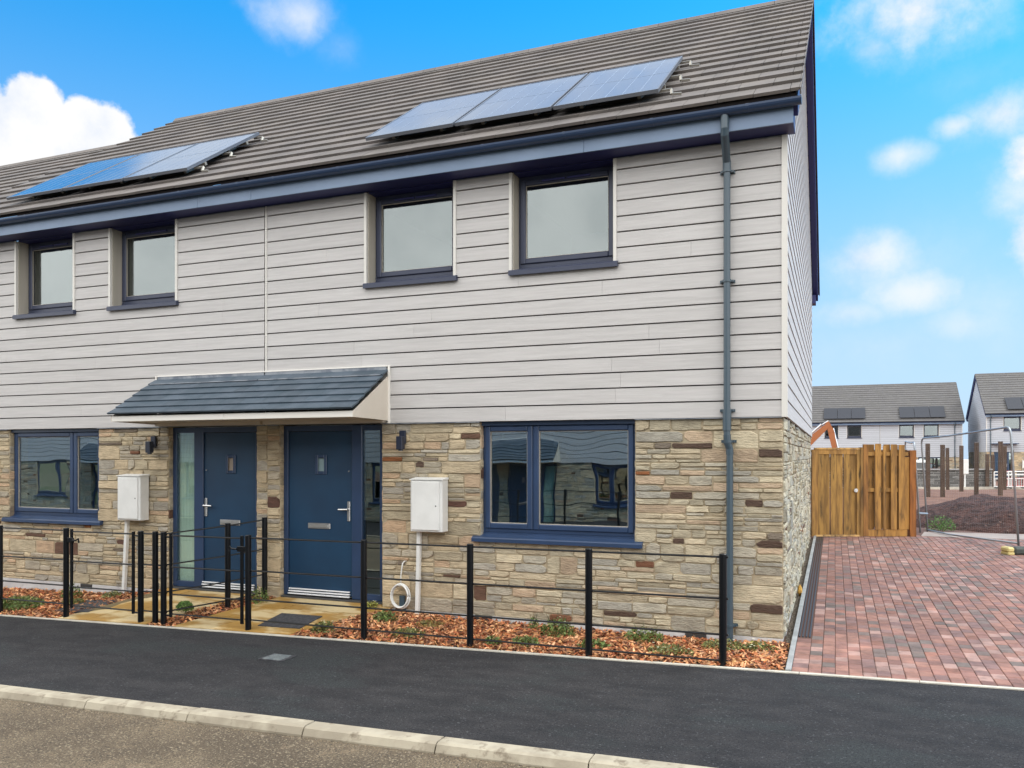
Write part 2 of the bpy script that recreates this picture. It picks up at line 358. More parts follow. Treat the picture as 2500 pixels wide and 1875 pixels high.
# ------------------------------------------------------------------ ground, street
g = MB(); g.add([(-700, -700, -1.25), (700, -700, -1.25), (700, 700, -1.25), (-700, 700, -1.25)], [(0, 1, 2, 3)])
struct('ground', g, 'far_ground')
def strip(y0, y1, x0, x1, nx, zf, z2=None):
    mb = MB(); xs = [lerp(i/nx, x0, x1) for i in range(nx+1)]
    vs = []
    for x in xs: vs += [(x, y0, zf(x, y0)), (x, y1, (z2 or zf)(x, y1))]
    mb.add(vs, [(2*i, 2*i+2, 2*i+3, 2*i+1) for i in range(nx)]); return mb
XL, XR = -45, 38
KB = -3.56
struct('pavement', strip(KB-.01, -1.15, XL, XR, 4, lambda x, y: SL*x-.001), 'tarmac')
struct('road', strip(-9.6, -3.68, XL, XR, 4, lambda x, y: SL*x-.062), 'road')
struct('pavement', strip(-14.6, -9.5, XL, XR, 4, lambda x, y: SL*x+.0), 'tarmac')
def kerb_line(y_back, sgn):
    mb = MB(); x = XL
    while x < XR:
        x1 = x+1.042; g_ = .005
        prof = [(y_back, -.3), (y_back, .004), (y_back+sgn*.105, .004), (y_back+sgn*.128, -.006), (y_back+sgn*.152, -.05), (y_back+sgn*.155, -.3)]
        a, b = x+g_, x1-g_
        k = len(prof); j1 = jit(.003); tt = shade((1, 1, 1), .06)
        vs = [(a, p[0], p[1]+SL*a+j1) for p in prof]+[(b, p[0], p[1]+SL*b+j1) for p in prof]
        mb.add(vs, [list(range(k)), [k+i for i in range(k)][::-1]]+[[i, k+i, k+(i+1) % k, (i+1) % k] for i in range(k)], tt)
        x = x1
    # the mortar bed that shows in the joints
    mb2 = MB(); mb2.add([(XL, y_back+sgn*.012, SL*XL-.012), (XR, y_back+sgn*.012, SL*XR-.012), (XR, y_back+sgn*.12, SL*XR-.016), (XL, y_back+sgn*.12, SL*XL-.016)], [(0, 1, 2, 3)], (.4, .4, .4))
    mb.v_ = None
    b = len(mb.v); mb.v += mb2.v; mb.f += [[b+i for i in f] for f in mb2.f]; mb.t += mb2.t
    return mb
XL = -45-.0 + (-4.047+45) % 1.042 - 1.042
struct('kerb', kerb_line(KB, -1), 'kerb')
struct('kerb', kerb_line(-9.65, 1), 'kerb')
# crumbs of stone and grit lying in the channel along the kerb
g = MB()
for i in range(1500):
    x = rnd.uniform(-7, 1.0); y = -3.72-abs(rnd.gauss(0, .10)) if rnd.random() < .75 else rnd.uniform(-6.2, -3.8)
    r = rnd.uniform(.003, .010)*(1 if rnd.random() > .05 else 1.7); z = SL*x-.062
    k = rnd.uniform(.5, 1.5); t = (k*.55, k*.5, k*.42)
    pts = [(x+r*math.cos(a)*rnd.uniform(.6, 1.1), y+r*math.sin(a)*rnd.uniform(.6, 1.1)) for a in (0, 1.2, 2.5, 3.8, 5.1)]
    g.add([(p[0], p[1], z-.002) for p in pts]+[(x+jit(r*.3), y+jit(r*.3), z+r*rnd.uniform(.5, 1))], [(i_, (i_+1) % 5, 5) for i_ in range(5)], t)
struct('grit', g, 'gravel', kind='stuff')
# pale concrete edging along the back of the pavement
g = MB(); x = -30
while x < 14:
    a, b = x+.003, x+.912
    g.add([(a, -1.205, SL*a-.1), (b, -1.205, SL*b-.1), (b, -1.155, SL*b-.1), (a, -1.155, SL*a-.1), (a, -1.205, SL*a+.008), (b, -1.205, SL*b+.008), (b, -1.155, SL*b+.008), (a, -1.155, SL*a+.008)],
          [(0, 3, 2, 1), (4, 5, 6, 7), (0, 1, 5, 4), (1, 2, 6, 5), (2, 3, 7, 6), (3, 0, 4, 7)], shade((1, 1, 1), .08)); x += .915
struct('edging_strip', g, 'edging')

# ------------------------------------------------------------------ house builder
EY, EZ, RY, RZ = -.42, 5.235, 4.77, 8.83            # eaves and ridge lines
TAN = (RZ-EZ)/(RY-EY); PITCH = math.atan(TAN); CS, SN = math.cos(PITCH), math.sin(PITCH)
RAFTER = (RY-EY)/CS
CB = 2.235; BP = 0.1656; SOF = 5.012                 # cladding base, board pitch, soffit
DEPTH = 9.54
PAL = [((.37, .32, .235), 30), ((.33, .30, .23), 24), ((.30, .285, .245), 18), ((.42, .375, .28), 14), ((.27, .265, .245), 12), ((.38, .29, .21), 7),
       ((.085, .048, .034), 1.1), ((.14, .062, .035), .6), ((.14, .12, .10), 1.2), ((.26, .105, .035), .2)]
PSUM = sum(w for _, w in PAL)
def stone_col(r, warm):
    u = r.uniform(0, PSUM)
    for c, w in PAL:
        u -= w
        if u <= 0: break
    f = 1+r.uniform(-.16, .16); g_ = (c[0]+c[1]+c[2])/3
    if c[0] < .2 and c[1] < .09 and r.random() < .15*warm: c, f = (.30, .24, .17), f
    k = .22*(1-warm) if c[0] > .2 and c[1] > .15 else 0
    c = (lerp(k, c[0], g_*.98)*f*(1+.05*warm), lerp(k, c[1], g_*.96)*f, lerp(k, c[2], g_*.84)*f*(1-.04*warm))
    return c
def stones(mb, a0, a1, z0, z1, openings, place, r, warm=0, big=1.0):
    lv = sorted({z0, z1}.union(*[{o[2], o[3]} for o in openings if True]) if openings else {z0, z1})
    lv = [z for z in lv if z0 <= z <= z1]
    for l0, l1 in zip(lv, lv[1:]):
        zs = [l0]
        while zs[-1] < l1-1e-6:
            h = r.uniform(.10, .20)*big; rest = l1-zs[-1]
            if rest < h*1.45: h = rest if rest < .2 else rest/2
            zs.append(zs[-1]+h)
        for c0, c1 in zip(zs, zs[1:]):
            mid = (c0+c1)/2; iv = [(a0, a1)]
            for (oa, ob, oz0, oz1) in openings:
                if oz0 < mid < oz1:
                    n = []
                    for (p, q) in iv:
                        if ob <= p or oa >= q: n.append((p, q)); continue
                        if oa > p: n.append((p, oa))
                        if ob < q: n.append((ob, q))
                    iv = n
            for (p, q) in iv:
                x = p
                while x < q-1e-6:
                    w = r.uniform(.34, .95)*big
                    if q-x < w*1.35: w = q-x
                    block(mb, x, x+w, c0, c1, place, r, warm, r.choice((0, 1, 1, 2, 2)))
                    x += w
def block(mb, x0, x1, z0, z1, place, r, warm, d):
    w, h = x1-x0, z1-z0
    if d > 0 and h > .075 and r.random() < .86:
        m = z0+h*r.uniform(.34, .66)
        block(mb, x0, x1, z0, m, place, r, warm, d-1); block(mb, x0, x1, m, z1, place, r, warm, d-1); return
    if w > .58 or (w > .32 and r.random() < .5):
        m = x0+w*r.uniform(.32, .68)
        block(mb, x0, m, z0, z1, place, r, warm, d if h > .1 else 0); block(mb, m, x1, z0, z1, place, r, warm, d if h > .1 else 0); return
    stone(mb, x0, x1, z0, z1, place, r, warm)
DK, RU, RD = (.070, .045, .035), (.20, .078, .030), (.088, .045, .034)
ACCENTS = [(-1.346, 1.656, RU), (-.837, 1.96, DK), (-.226, 1.858, DK), (-1.012, .216, RD), (-.163, .285, DK), (-.155, .522, RD), (-.144, .935, DK), (-.289, 1.402, DK), (-4.434, 1.826, RU), (-4.081, 1.749, DK),
           (-10.414, .574, RD), (-3.654, 1.296, RD), (-6.228, 1.287, RD), (-6.12, .692, DK), (-6.133, .561, RD), (-9.459, .536, RD), (-4.467, .921, DK), (-8.725, .669, RD), (-1.513, .136, DK), (-3.523, .667, RD), (-1.017, 1.404, DK), (-.996, .968, DK)]
def stone(mb, x0, x1, z0, z1, place, r, warm):
    g_ = .0045+r.uniform(0, .0045); x0 += g_; x1 -= g_; z0 += g_*.8; z1 -= g_*.8
    w, h = x1-x0, z1-z0
    if w < .03 or h < .012: return
    c = [min(h*.36, w*.3)*r.uniform(.05, 1)**2.4*(1 if r.random() < .85 else 1.8) for _ in range(4)]
    k = min(.006, h*.1); e = lambda: r.uniform(-k, k)
    pts = [(x0+c[0], z0), (x0+w*.4, z0+e()), (x1-w*.3, z0+e()), (x1-c[1]*1.4, z0), (x1, z0+c[1]*.8), (x1+e(), z0+h*.55), (x1, z1-c[2]*.8), (x1-c[2]*1.4, z1), (x0+w*.55, z1+e()), (x0+w*.25, z1+e()),
           (x0+c[3]*1.4, z1), (x0, z1-c[3]*.8), (x0+e(), z0+h*.5), (x0, z0+c[0]*.8)]
    cx, cz = (x0+x1)/2, (z0+z1)/2; d0 = r.uniform(.001, .016); n = len(pts)
    ta, tb = r.uniform(-.006, .006), r.uniform(-.004, .004); ins = min(.006, h*.14)
    def inner(p, s):
        dx, dz = p[0]-cx, p[1]-cz; return (cx+dx*(1-s/max(w/2, .01)), cz+dz*(1-s/max(h/2, .01)))
    vs = [place(p[0], p[1], -.02) for p in pts]
    vs += [place(p[0], p[1], d0-.006) for p in pts]
    for p in pts:
        a, b = inner(p, ins); vs.append(place(a, b, d0+ta*(a-cx)/w*2+tb*(b-cz)/h*2))
    fs = [[i, (i+1) % n, n+(i+1) % n, n+i] for i in range(n)]+[[n+i, n+(i+1) % n, 2*n+(i+1) % n, 2*n+i] for i in range(n)]+[[2*n+i for i in range(n)]]
    wx = vs[0][0]; wy = min(1, max(0, (-wx-2.6)/2.2)) if warm == 0 else warm*.8+.3
    sc_ = stone_col(r, wy)
    if abs(vs[0][1]) < .05:
        for (ax, az_, ac) in ACCENTS:
            if x0 < ax < x1 and z0-.01 < az_ < z1+.01 and w*h < .026: sc_ = ac
    mb.add(vs, fs, sc_)
def wall_sheet(mb, x0, x1, z0, z1, openings, y0, y1):
    xs = sorted({x0, x1}.union(*[{o[0], o[1]} for o in openings]) if openings else {x0, x1})
    zs = sorted({z0, z1}.union(*[{o[2], o[3]} for o in openings]) if openings else {z0, z1})
    xs = [x for x in xs if x0 <= x <= x1]; zs = [z for z in zs if z0 <= z <= z1]
    for a, b in zip(xs, xs[1:]):
        run = None
        for c, d in zip(zs, zs[1:]):
            hole = any(o[0] < (a+b)/2 < o[1] and o[2] < (c+d)/2 < o[3] for o in openings)
            if not hole: run = (run[0], d) if run else (c, d)
            if (hole or d == zs[-1]) and run:
                mb.box(a, y0, run[0], b, y1, run[1]); run = None
def ring(mb, x0, x1, z0, z1, w, y0, y1, wb=None, wt=None, bev=.004):
    wb = w if wb is None else wb; wt = w if wt is None else wt
    mb.bbox(x0, y0, z0, x0+w, y1, z1, bev); mb.bbox(x1-w, y0, z0, x1, y1, z1, bev)
    mb.bbox(x0+w, y0+.0015, z0, x1-w, y1, z0+wb, bev); mb.bbox(x0+w, y0+.0015, z1-wt, x1-w, y1, z1, bev)
def minus(iv, cuts):
    for (a, b) in cuts:
        n = []
        for (p, q) in iv:
            if b <= p or a >= q: n.append((p, q)); continue
            if a > p: n.append((p, a))
            if b < q: n.append((b, q))
        iv = n
    return iv
def roof_pt(x, s, h):   # s metres up the slope from the eaves, h above the slope, front slope
    return (x, EY+s*CS-h*SN, EZ+s*SN+h*CS)
def back_pt(x, s, h):
    return (x, 2*RY-EY-s*CS+h*SN, EZ+s*SN+h*CS)
def roof_rows(mb, x0, x1, r, fine=True, rows=17, front=True):
    P = roof_pt if front else back_pt
    gauge = RAFTER/rows
    for i in range(rows):
        s0, s1 = i*gauge, (i+1)*gauge+.03
        if i == rows-1: s1 = RAFTER-.01
        w = .333 if fine else (x1-x0)
        x = x0-(w*.5 if (i % 2 and fine) else 0)
        while x < x1-.02:
            a, b = max(x, x0), min(x+w, x1); gp = .0025 if fine else 0
            if b-a > .03:
                l = r.uniform(-.0015, .0015) if fine else 0
                k = 1+r.uniform(-.07, .07) if fine else 1
                t0, t1 = .058+l, .026
                vs = [P(a+gp, s0, t0-.03), P(b-gp, s0, t0-.03), P(b-gp, s1, t1-.024), P(a+gp, s1, t1-.024), P(a+gp, s0, t0), P(b-gp, s0, t0), P(b-gp, s1, t1), P(a+gp, s1, t1)]
                mb.add(vs, [(0, 3, 2, 1), (4, 5, 6, 7), (0, 1, 5, 4), (1, 2, 6, 5), (2, 3, 7, 6), (3, 0, 4, 7)], (k, k, k*(1+r.uniform(-.02, .02))))
            x += w
def windowfix(root, x0, x1, z0, z1, y, panes, glass, vent=True, sillp=None, gname='pane'):
    """frame + sashes + panes + sill; panes = list of (x0, x1) sash ranges"""
    f = MB(); ring(f, x0, x1, z0, z1, .045, y-.01, y+.06, bev=.003)
    for a, b in panes:
        ring(f, a, b, z0+.04, z1-.04, .062, y-.028, y+.04, bev=.009)
    for (a, b), (c, d) in zip(panes, panes[1:]):
        f.bbox(b-.002, y-.012, z0+.045, c+.002, y+.06, z1-.045, .003)
    fm = 'anthracite' if glass == 'glass' else 'frame_grey'; w = obj('window', f, fm, root)
    for a, b in panes:
        gmb = MB(); gmb.box(a+.055, y+.004, z0+.095, b-.055, y+.012, z1-.095); obj('pane', gmb, glass, w)
        bd = MB(); ring(bd, a+.0615, b-.0615, z0+.1015, z1-.1015, .008, y-.008, y+.003, bev=.001); obj('glazing_bead', bd, 'reveal_board', w)
    if vent:
        v = MB()
        m = (x0+x1)/2
        v.bbox(m-.28, y-.05, z1-.085, m-.01, y-.028, z1-.062, .004); v.bbox(m+.01, y-.05, z1-.085, m+.28, y-.028, z1-.062, .004)
        obj('vent', v, 'soffit', w)
    if sillp:
        sx0, sx1, sz0, sz1, sy = sillp
        s_ = MB()
        prof = [(sy, sz0), (sy, sz1-.012), (sy+.012, sz1), (y-.01, sz1+.035), (y-.01, sz0+.02), (.0, sz0+.02), (sy+.03, sz0)]
        s_.prism(prof, sx0, sx1, 'x')
        s_.prism([(y-.02, sz1+.02), (y-.02, z0-.001), (y+.03, z0-.001), (y+.03, sz1+.02)], x0+.003, x1-.003, 'x')
        obj('sill', s_, fm, w)
    return w
def room(root, x0, x1, z0, z1, y0, y1):
    m_ = MB()
    m_.add([(x0, y0, z0), (x1, y0, z0), (x1, y1, z0), (x0, y1, z0), (x0, y0, z1), (x1, y0, z1), (x1, y1, z1), (x0, y1, z1)],
           [(0, 1, 2, 3), (4, 7, 6, 5), (1, 5, 6, 2), (2, 6, 7, 3), (3, 7, 4, 0)])
    obj('room', m_, 'plaster', root)
def door(root, ox0, ox1, zt, y, leaf, side, handle_x, lever, seed):
    """one door set: frame, leaf, side light. leaf=(x0,x1) side=(x0,x1) glass"""
    z0 = .085
    f = MB(); lx0, lx1 = leaf; sx0, sx1 = side; zh = zt-.07
    ztop = zt
    # frame posts and head
    edges = sorted([ox0, ox1])
    f.bbox(ox0, y-.03, z0, min(lx0, sx0)-.002, y+.06, ztop, .004)
    f.bbox(max(lx1, sx1)+.002, y-.03, z0, ox1, y+.06, ztop, .004)
    mid0, mid1 = (sx1, lx0) if sx0 < lx0 else (lx1, sx0)
    f.bbox(mid0+.002, y-.032, z0, mid1-.002, y+.06, ztop, .006)
    f.bbox(ox0+.01, y-.028, zh, ox1-.01, y+.06, ztop-.001, .004)
    f.bbox(sx0-.002, y-.026, z0, sx1+.002, y+.05, z0+.075, .004)
    d_ = obj('door', f, 'anthracite', root)
    sg = MB(); sg.box(sx0, y+.0, z0+.075, sx1, y+.012, zh); obj('side_light', sg, 'glass_side', d_)
    l = MB(); a, b = lx0+.006, lx1-.006; lz0, lz1 = z0+.03, zh-.005
    wx, wz0, wz1, ww = lever['win']
    # leaf with a hole for the small window
    wall_sheet(l, a, b, lz0, lz1, [(wx, wx+ww, wz0, wz1)], y-.012, y+.035)
    obj('leaf', l, 'door', d_)
    wf = MB(); ring(wf, wx-.012, wx+ww+.012, wz0-.012, wz1+.012, .04, y-.028, y-.013, bev=.006); obj('window_frame', wf, 'anthracite', d_)
    wg = MB(); wg.box(wx, y+.004, wz0, wx+ww, y+.01, wz1); obj('window_pane', wg, 'frost_cool' if lever['dir'] < 0 else 'frost_warm', d_)
    h = MB(); h.bbox(handle_x-.02, y-.026, 1.04, handle_x+.02, y-.014, 1.285, .006)
    dr = lever['dir']; h.bar((handle_x, y-.02, 1.185), (handle_x, y-.062, 1.185), .011, 8); h.bar((handle_x-dr*.01, y-.062, 1.187), (handle_x+dr*.125, y-.06, 1.183), .0105, 8)
    obj('handle', h, 'steel', d_)
    lx = lever['lx']; lp = MB(); lp.bbox(lx, y-.026, .935, lx+.33, y-.013, 1.005, .006); lp.bbox(lx+.025, y-.034, .951, lx+.305, y-.0265, .989, .004)
    obj('letter_plate', lp, 'steel', d_)
    th = MB(); ta, tb = lever['thr']
    for k in range(3): th.bbox(ta, y-.036-.01*(2-k), z0+.015+.030*k, tb, y-.020, z0+.031+.030*k, .003)
    obj('weather_bar', th, 'white_strip', d_)
    st = MB(); st.bbox(ox0+.004, y-.10, .0, ox1-.004, y+.08, z0-.002, .004); obj('threshold', st, 'digger_dark', d_)
    sp = MB(); sp.bar((lever['spy'], y-.012, 1.655), (lever['spy'], y-.022, 1.655), .009, 8); obj('lock', sp, 'steel', d_)
    return d_

def build_house(name, label, x0, x1, spec, warm, seed, far=False):
    r = random.Random(seed)
    root = thing('house', label, 'house', ((x0+x1)/2, 4.77, 0), 'terraced houses of stone and pale board')
    ups, lows, doors = spec['up'], spec['low'], spec['doors']
    gr, gl = spec.get('gable_r'), spec.get('gable_l')
    # ---- ground floor stone
    ops = [(a, b, c, CB+.02) for (a, b, c, *_) in lows]+[(a, b, -.5, CB+.02) for (a, b) in [d['op'] for d in doors]]
    PT = .03
    w = MB(); wall_sheet(w, x0, x1, PT, CB, [(o[0], o[1], o[2], CB) for o in ops], .006, .30); obj('wall', w, 'mortar', root)
    if gr: w = MB(); w.box(x1-.30, .3, PT, x1-.006, DEPTH, CB); obj('gable_wall', w, 'mortar', root)
    if gl: w = MB(); w.box(x0+.006, .3, PT, x0+.3, DEPTH, CB); obj('gable_wall', w, 'mortar', root)
    w = MB(); w.box(x0+.3 if gl else x0, DEPTH-.3, PT, x1-.3 if gr else x1, DEPTH-.02, SOF); obj('rear_wall', w, 'render', root)
    s = MB(); stones(s, x0, x1, PT, CB-.004, [(o[0], o[1], max(o[2], PT), CB-.004) for o in ops], lambda a, z, d: (a, -d, z), r, warm, 1.6 if far else 1)
    for on, X, sg in ((gr, x1, 1), (gl, x0, -1)):
        if on: q = MB(); stones(q, .02, DEPTH, PT, CB-.004, [], lambda a, z, d: (X+sg*d*(1.5 if d > 0 else 1), a, z), r, -1.4, 1.6 if far else 1); obj('gable_stone', q, 'stone', root)
    # stone returns in the door and window reveals
    for (oa, ob, oz, ot) in ops:
        z_ = max(oz, PT)
        while z_ < CB-.01:
            h = min(r.uniform(.09, .17), CB-.004-z_)
            stone(s, .0, .10, z_, z_+h, lambda a, z, d: (oa+d*.6, a, z), r, warm)
            stone(s, .0, .10, z_, z_+h, lambda a, z, d: (ob-d*.6, a, z), r, warm); z_ += h
    obj('stone_facing', s, 'stone', root)
    pl = MB(); wall_sheet(pl, x0, x1+(-.003 if gr else 0), -.5, PT, [(o[0], o[1], -.6, PT) for o in ops if o[2] < 0], -.016, .30)
    if gr: pl.box(x1-.3, .301, -.5, x1+.012, DEPTH, PT-.002)
    obj('plinth', pl, 'render', root)
    for vx in spec.get('bricks', []):
        v = MB(); v.box(vx, -.024, -.028, vx+.215, -.004, .032)
        for k in range(9): v.box(vx+.012+k*.022, -.0275, -.018, vx+.022+k*.022, -.0235, .022)
        obj('air_brick', v, 'digger_dark', root)
    # ---- cladding
    tl = .04
    cuts = [(a-.036, b+.036) for a, b in ups]
    bk = MB(); wall_sheet(bk, x0, x1, CB, SOF, [(a, b, 3.87, SOF+.1) for a, b in ups], -.012, .29)
    if gr or gl:
        zt = lambda y: EZ+(min(y, 2*RY-y)-EY)*TAN-.16
        poly = [(.29, CB), (DEPTH, CB), (DEPTH, SOF), (RY, zt(RY)), (.29, SOF)]
        if gr: bk.prism(poly, x1-.29, x1+.012, 'x')
        if gl: bk.prism(poly, x0-.012, x0+.29, 'x')
    obj('backing_wall', bk, 'membrane', root)
    cl = MB()
    nb = 17
    xa, xb = x0+(spec['tl']), x1-(spec['tr'])
    for i in range(nb):
        z0_ = CB+i*BP+(.0 if i == 0 else .006); z1_ = min(CB+(i+1)*BP-.006, SOF-.012)
        if z1_-z0_ < .02: continue
        iv = [(xa, xb)]
        if z1_ > 3.95: iv = minus(iv, cuts)
        for (p, q) in iv:
            xs = [p]; x = p+r.uniform(.6, 3.6)
            while x < q-.5: xs.append(x); x += 3.6
            xs.append(q)
            for a, b in zip(xs, xs[1:]):
                t = shade((1, 1, 1), .035); a_, b_ = a+(.001 if a > p else 0), b-(.001 if b < q else 0)
                yb, yt = -.040, -.033
                cl.add([(a_, yb, z0_+.002), (b_, yb, z0_+.002), (b_, -.014, z0_), (a_, -.014, z0_), (a_, yt, z1_), (b_, yt, z1_), (b_, -.014, z1_), (a_, -.014, z1_)],
                       [(0, 3, 2, 1), (4, 5, 6, 7), (0, 1, 5, 4), (1, 2, 6, 5), (2, 3, 7, 6), (3, 0, 4, 7)], t)
    for side in (1, -1):
        if not (gr if side == 1 else gl): continue
        X = x1 if side == 1 else x0
        i = 0
        while CB+i*BP < RZ-.25:
            z0_ = CB+i*BP+(0 if i == 0 else .0045); z1_ = CB+(i+1)*BP-.0045; i += 1
            def yl(z):   # front limit of the gable at height z
                return -.012 if z < EZ+.2 else max(-.012, EY+(z+.12-EZ)/TAN)
            a0, a1 = yl(z0_), yl(z1_); b0, b1 = min(DEPTH, 2*RY-a0), min(DEPTH, 2*RY-a1)
            if a1 > b1: break
            o0, o1 = X+side*.040, X+side*.032
            t = shade((1, 1, 1), .02)
            cl.add([(o0, a0, z0_), (o0, b0, z0_), (X+side*.014, b0, z0_), (X+side*.014, a0, z0_), (o1, a1, z1_), (o1, b1, z1_), (X+side*.014, b1, z1_), (X+side*.014, a1, z1_)],
                   [(0, 3, 2, 1), (4, 5, 6, 7), (0, 1, 5, 4), (1, 2, 6, 5), (2, 3, 7, 6), (3, 0, 4, 7)], t)
    obj('cladding', cl, 'cladding', root)
    def onebox(nm, mt, *a): q = MB(); q.box(*a); return obj(nm, q, mt, root)
    if spec['tl'] > 0 and not gl: onebox('trim', 'trim', x0, -.046, CB, x0+spec['tl']-.001, -.013, SOF-.004)
    if gr: onebox('corner_trim', 'trim', x1-.012, -.048, CB-.004, x1+.044, -.013, SOF-.004)
    if gl: onebox('corner_trim', 'trim', x0-.044, -.048, CB-.004, x0+.012, -.013, SOF-.004)
    for a, b in ups:
        onebox('jamb_trim', 'trim', a-.036, -.050, 3.912, a-.002, -.013, SOF-.006); onebox('jamb_trim', 'trim', b+.002, -.050, 3.912, b+.036, -.013, SOF-.006)
    for (p, q) in minus([(xa, xb)], cuts): onebox('ventilation_strip', 'lead', p, -.043, SOF-.012, q, -.013, SOF-.003)
    for (p, q) in minus([(xa, xb)], [(o[0], o[1]) for o in ops]): onebox('ventilation_strip', 'lead', p, -.036, CB-.010, q, -.008, CB-.001)
    for a, b in ups:
        onebox('window_reveal', 'reveal_board', a-.0025, -.012, 3.9, a+.010, .145, SOF-.004); onebox('window_reveal', 'reveal_board', b-.010, -.012, 3.9, b+.0025, .145, SOF-.004)
    for k, (a, b) in enumerate(ups):
        windowfix(root, a+.012, b-.012, 3.975, 5.0, .150, [(a+.035, b-.035)], 'glass_up', True, (a-.03, b+.055, 3.852, 3.912, -.085))
    for (a, b, c, split) in lows:
        windowfix(root, a+.004, b-.004, .978, 2.225, .085, [(a+.03, split-.008), (split+.008, b-.03)], 'glass', False, (a-.085, b+.085, .874, .925, -.062))
        hd = MB(); hd.box(a, .03, 2.19, b, .29, CB-.002); obj('lintel', hd, 'gutter', root)
    for d in doors:
        door(root, d['op'][0]+.004, d['op'][1]-.004, 2.225, .10, d['leaf'], d['side'], d['hx'], d, seed)
    for (a, b) in ups: room(root, a-.4, b+.4, 3.4, 5.15, .292, 3.2)
    for (a, b, c, sp) in lows: room(root, a-.3, b+.3, .1, 2.232, .302, 3.5)
    for d in doors: room(root, d['op'][0]+.02, d['op'][1]-.02, .09, 2.215, .24, 3.0)
    # ---- roof
    rx0, rx1 = x0-(.16 if gl else spec.get('rl', 0)), x1+(.17 if gr else 0)
    rf = MB(); roof_rows(rf, rx0, rx1, r, True); roof_rows(rf, rx0, rx1, r, False, front=False)
    # ridge tiles
    x = rx0
    while x < rx1-.05:
        b = min(x+.45, rx1); t = shade((1, 1, 1), .07)
        cp = [(-.13, -.055), (-.06, .035), (0, .06), (.06, .035), (.13, -.055)]
        vs = []
        for xx in (x+.003, b-.003): vs += [(xx, RY+p[0], RZ+.02+p[1]) for p in cp]+[(xx, RY, RZ-.07)]
        rf.add(vs, [(0, 1, 7, 6), (1, 2, 8, 7), (2, 3, 9, 8), (3, 4, 10, 9), (0, 5, 4, 3, 2, 1), (6, 7, 8, 9, 10, 11)], t); x = b
    roof = obj('roof', rf, 'tile', root)
    ul = MB()
    for P in (roof_pt, back_pt):
        ul.add([P(rx0+.03, .03, 0.008), P(rx1-.03, .03, .008), P(rx1-.03, RAFTER-.03, .0), P(rx0+.03, RAFTER-.03, .0), P(rx0+.03, .03, -.02), P(rx1-.03, .03, -.02), P(rx1-.03, RAFTER-.03, -.028), P(rx0+.03, RAFTER-.03, -.028)],
               [(0, 1, 2, 3), (7, 6, 5, 4), (0, 4, 5, 1), (1, 5, 6, 2), (2, 6, 7, 3), (3, 7, 4, 0)])
    obj('underlay', ul, 'membrane', roof)
    for side, on in ((1, gr), (-1, gl)):
        if not on: continue
        X = x1 if side == 1 else x0
        bb = MB()
        for P in (roof_pt, back_pt):
            a, b = X+side*.112, X+side*.150
            vs = [P(a, .06, -.022), P(b, .06, -.022), P(b, RAFTER, -.03), P(a, RAFTER, -.03), P(a, .06, -.21), P(b, .06, -.21), P(b, RAFTER+.0, -.22), P(a, RAFTER, -.22)]
            bb.add(vs, [(0, 1, 2, 3), (7, 6, 5, 4), (0, 4, 5, 1), (1, 5, 6, 2), (2, 6, 7, 3), (3, 7, 4, 0)])
            a, b = X+side*.042, X+side*.1115
            vs = [P(a, .06, -.19), P(b, .06, -.19), P(b, RAFTER, -.20), P(a, RAFTER, -.20), P(a, .06, -.2), P(b, .06, -.2), P(b, RAFTER, -.21), P(a, RAFTER, -.21)]
            bb.add(vs, [(0, 1, 2, 3), (7, 6, 5, 4), (0, 4, 5, 1), (1, 5, 6, 2), (2, 6, 7, 3), (3, 7, 4, 0)])
        obj('bargeboard', bb, 'soffit', root)
        vg = MB()
        vs_ = []
        gauge = RAFTER/17
        for P in (roof_pt, back_pt):
            for i in range(17):
                s0, s1 = i*gauge, (i+1)*gauge-.004
                a, b = X+side*.1705, X+side*.182
                q = [P(a, s0, -.01), P(b, s0, -.01), P(b, s1, -.01), P(a, s1, -.01), P(a, s0, .056), P(b, s0, .056), P(b, s1, .034), P(a, s1, .034)]
                vg.add(q, [(0, 3, 2, 1), (4, 5, 6, 7), (0, 1, 5, 4), (1, 2, 6, 5), (2, 3, 7, 6), (3, 0, 4, 7)])
        obj('verge', vg, 'tile', root)
    # ---- eaves
    e0, e1 = x0-(.11 if gl else 0), x1+(.11 if gr else 0)
    fa = MB(); xs = [e0]+[j for j in spec.get('joints', []) if e0 < j < e1]+[e1]
    for a, b in zip(xs, xs[1:]): fa.bbox(a+.0015, -.318, SOF, b-.0015, -.300, EZ-.03, .002)
    obj('fascia', fa, 'fascia', root)
    onebox('soffit', 'soffit', e0+.002, -.299, SOF+.006, e1-.002, -.014, SOF+.02)
    onebox('rear_eaves_box', 'soffit', e0+.002, .0+2*RY, SOF+.0, e1-.002, 2*RY+.30, EZ-.05)
    for a, b in ups: onebox('window_head', 'soffit', a+.011, -.013, SOF-.010, b-.011, .15, SOF+.004)
    if gr: onebox('box_end', 'soffit', x1+.046, -.299, SOF+.021, x1+.11, .04, EZ-.02)
    gu = MB(); n = 10; gx0, gx1 = e0-(.03 if gl else 0), e1+(.07 if gr else 0)
    pr = [(-.375+.058*math.cos(math.pi+math.pi*k/n), 5.212+.062*math.sin(math.pi+math.pi*k/n)) for k in range(n+1)]
    pin = [(-.375+.053*math.cos(math.pi+math.pi*k/n), 5.214+.056*math.sin(math.pi+math.pi*k/n)) for k in range(n+1)]
    gu.prism(pr+pin[::-1], gx0, gx1, 'x')
    if gr: gu.prism(pr, gx1, gx1+.006, 'x')
    x = e0+.4
    while x < e1:
        gu.prism([(p[0]*1.0, p[1]-.004) for p in pr]+[(p[0], p[1]+.002) for p in pr[::-1]], x, x+.03, 'x'); x += .92
    obj('gutter', gu, 'gutter', root)
    return root

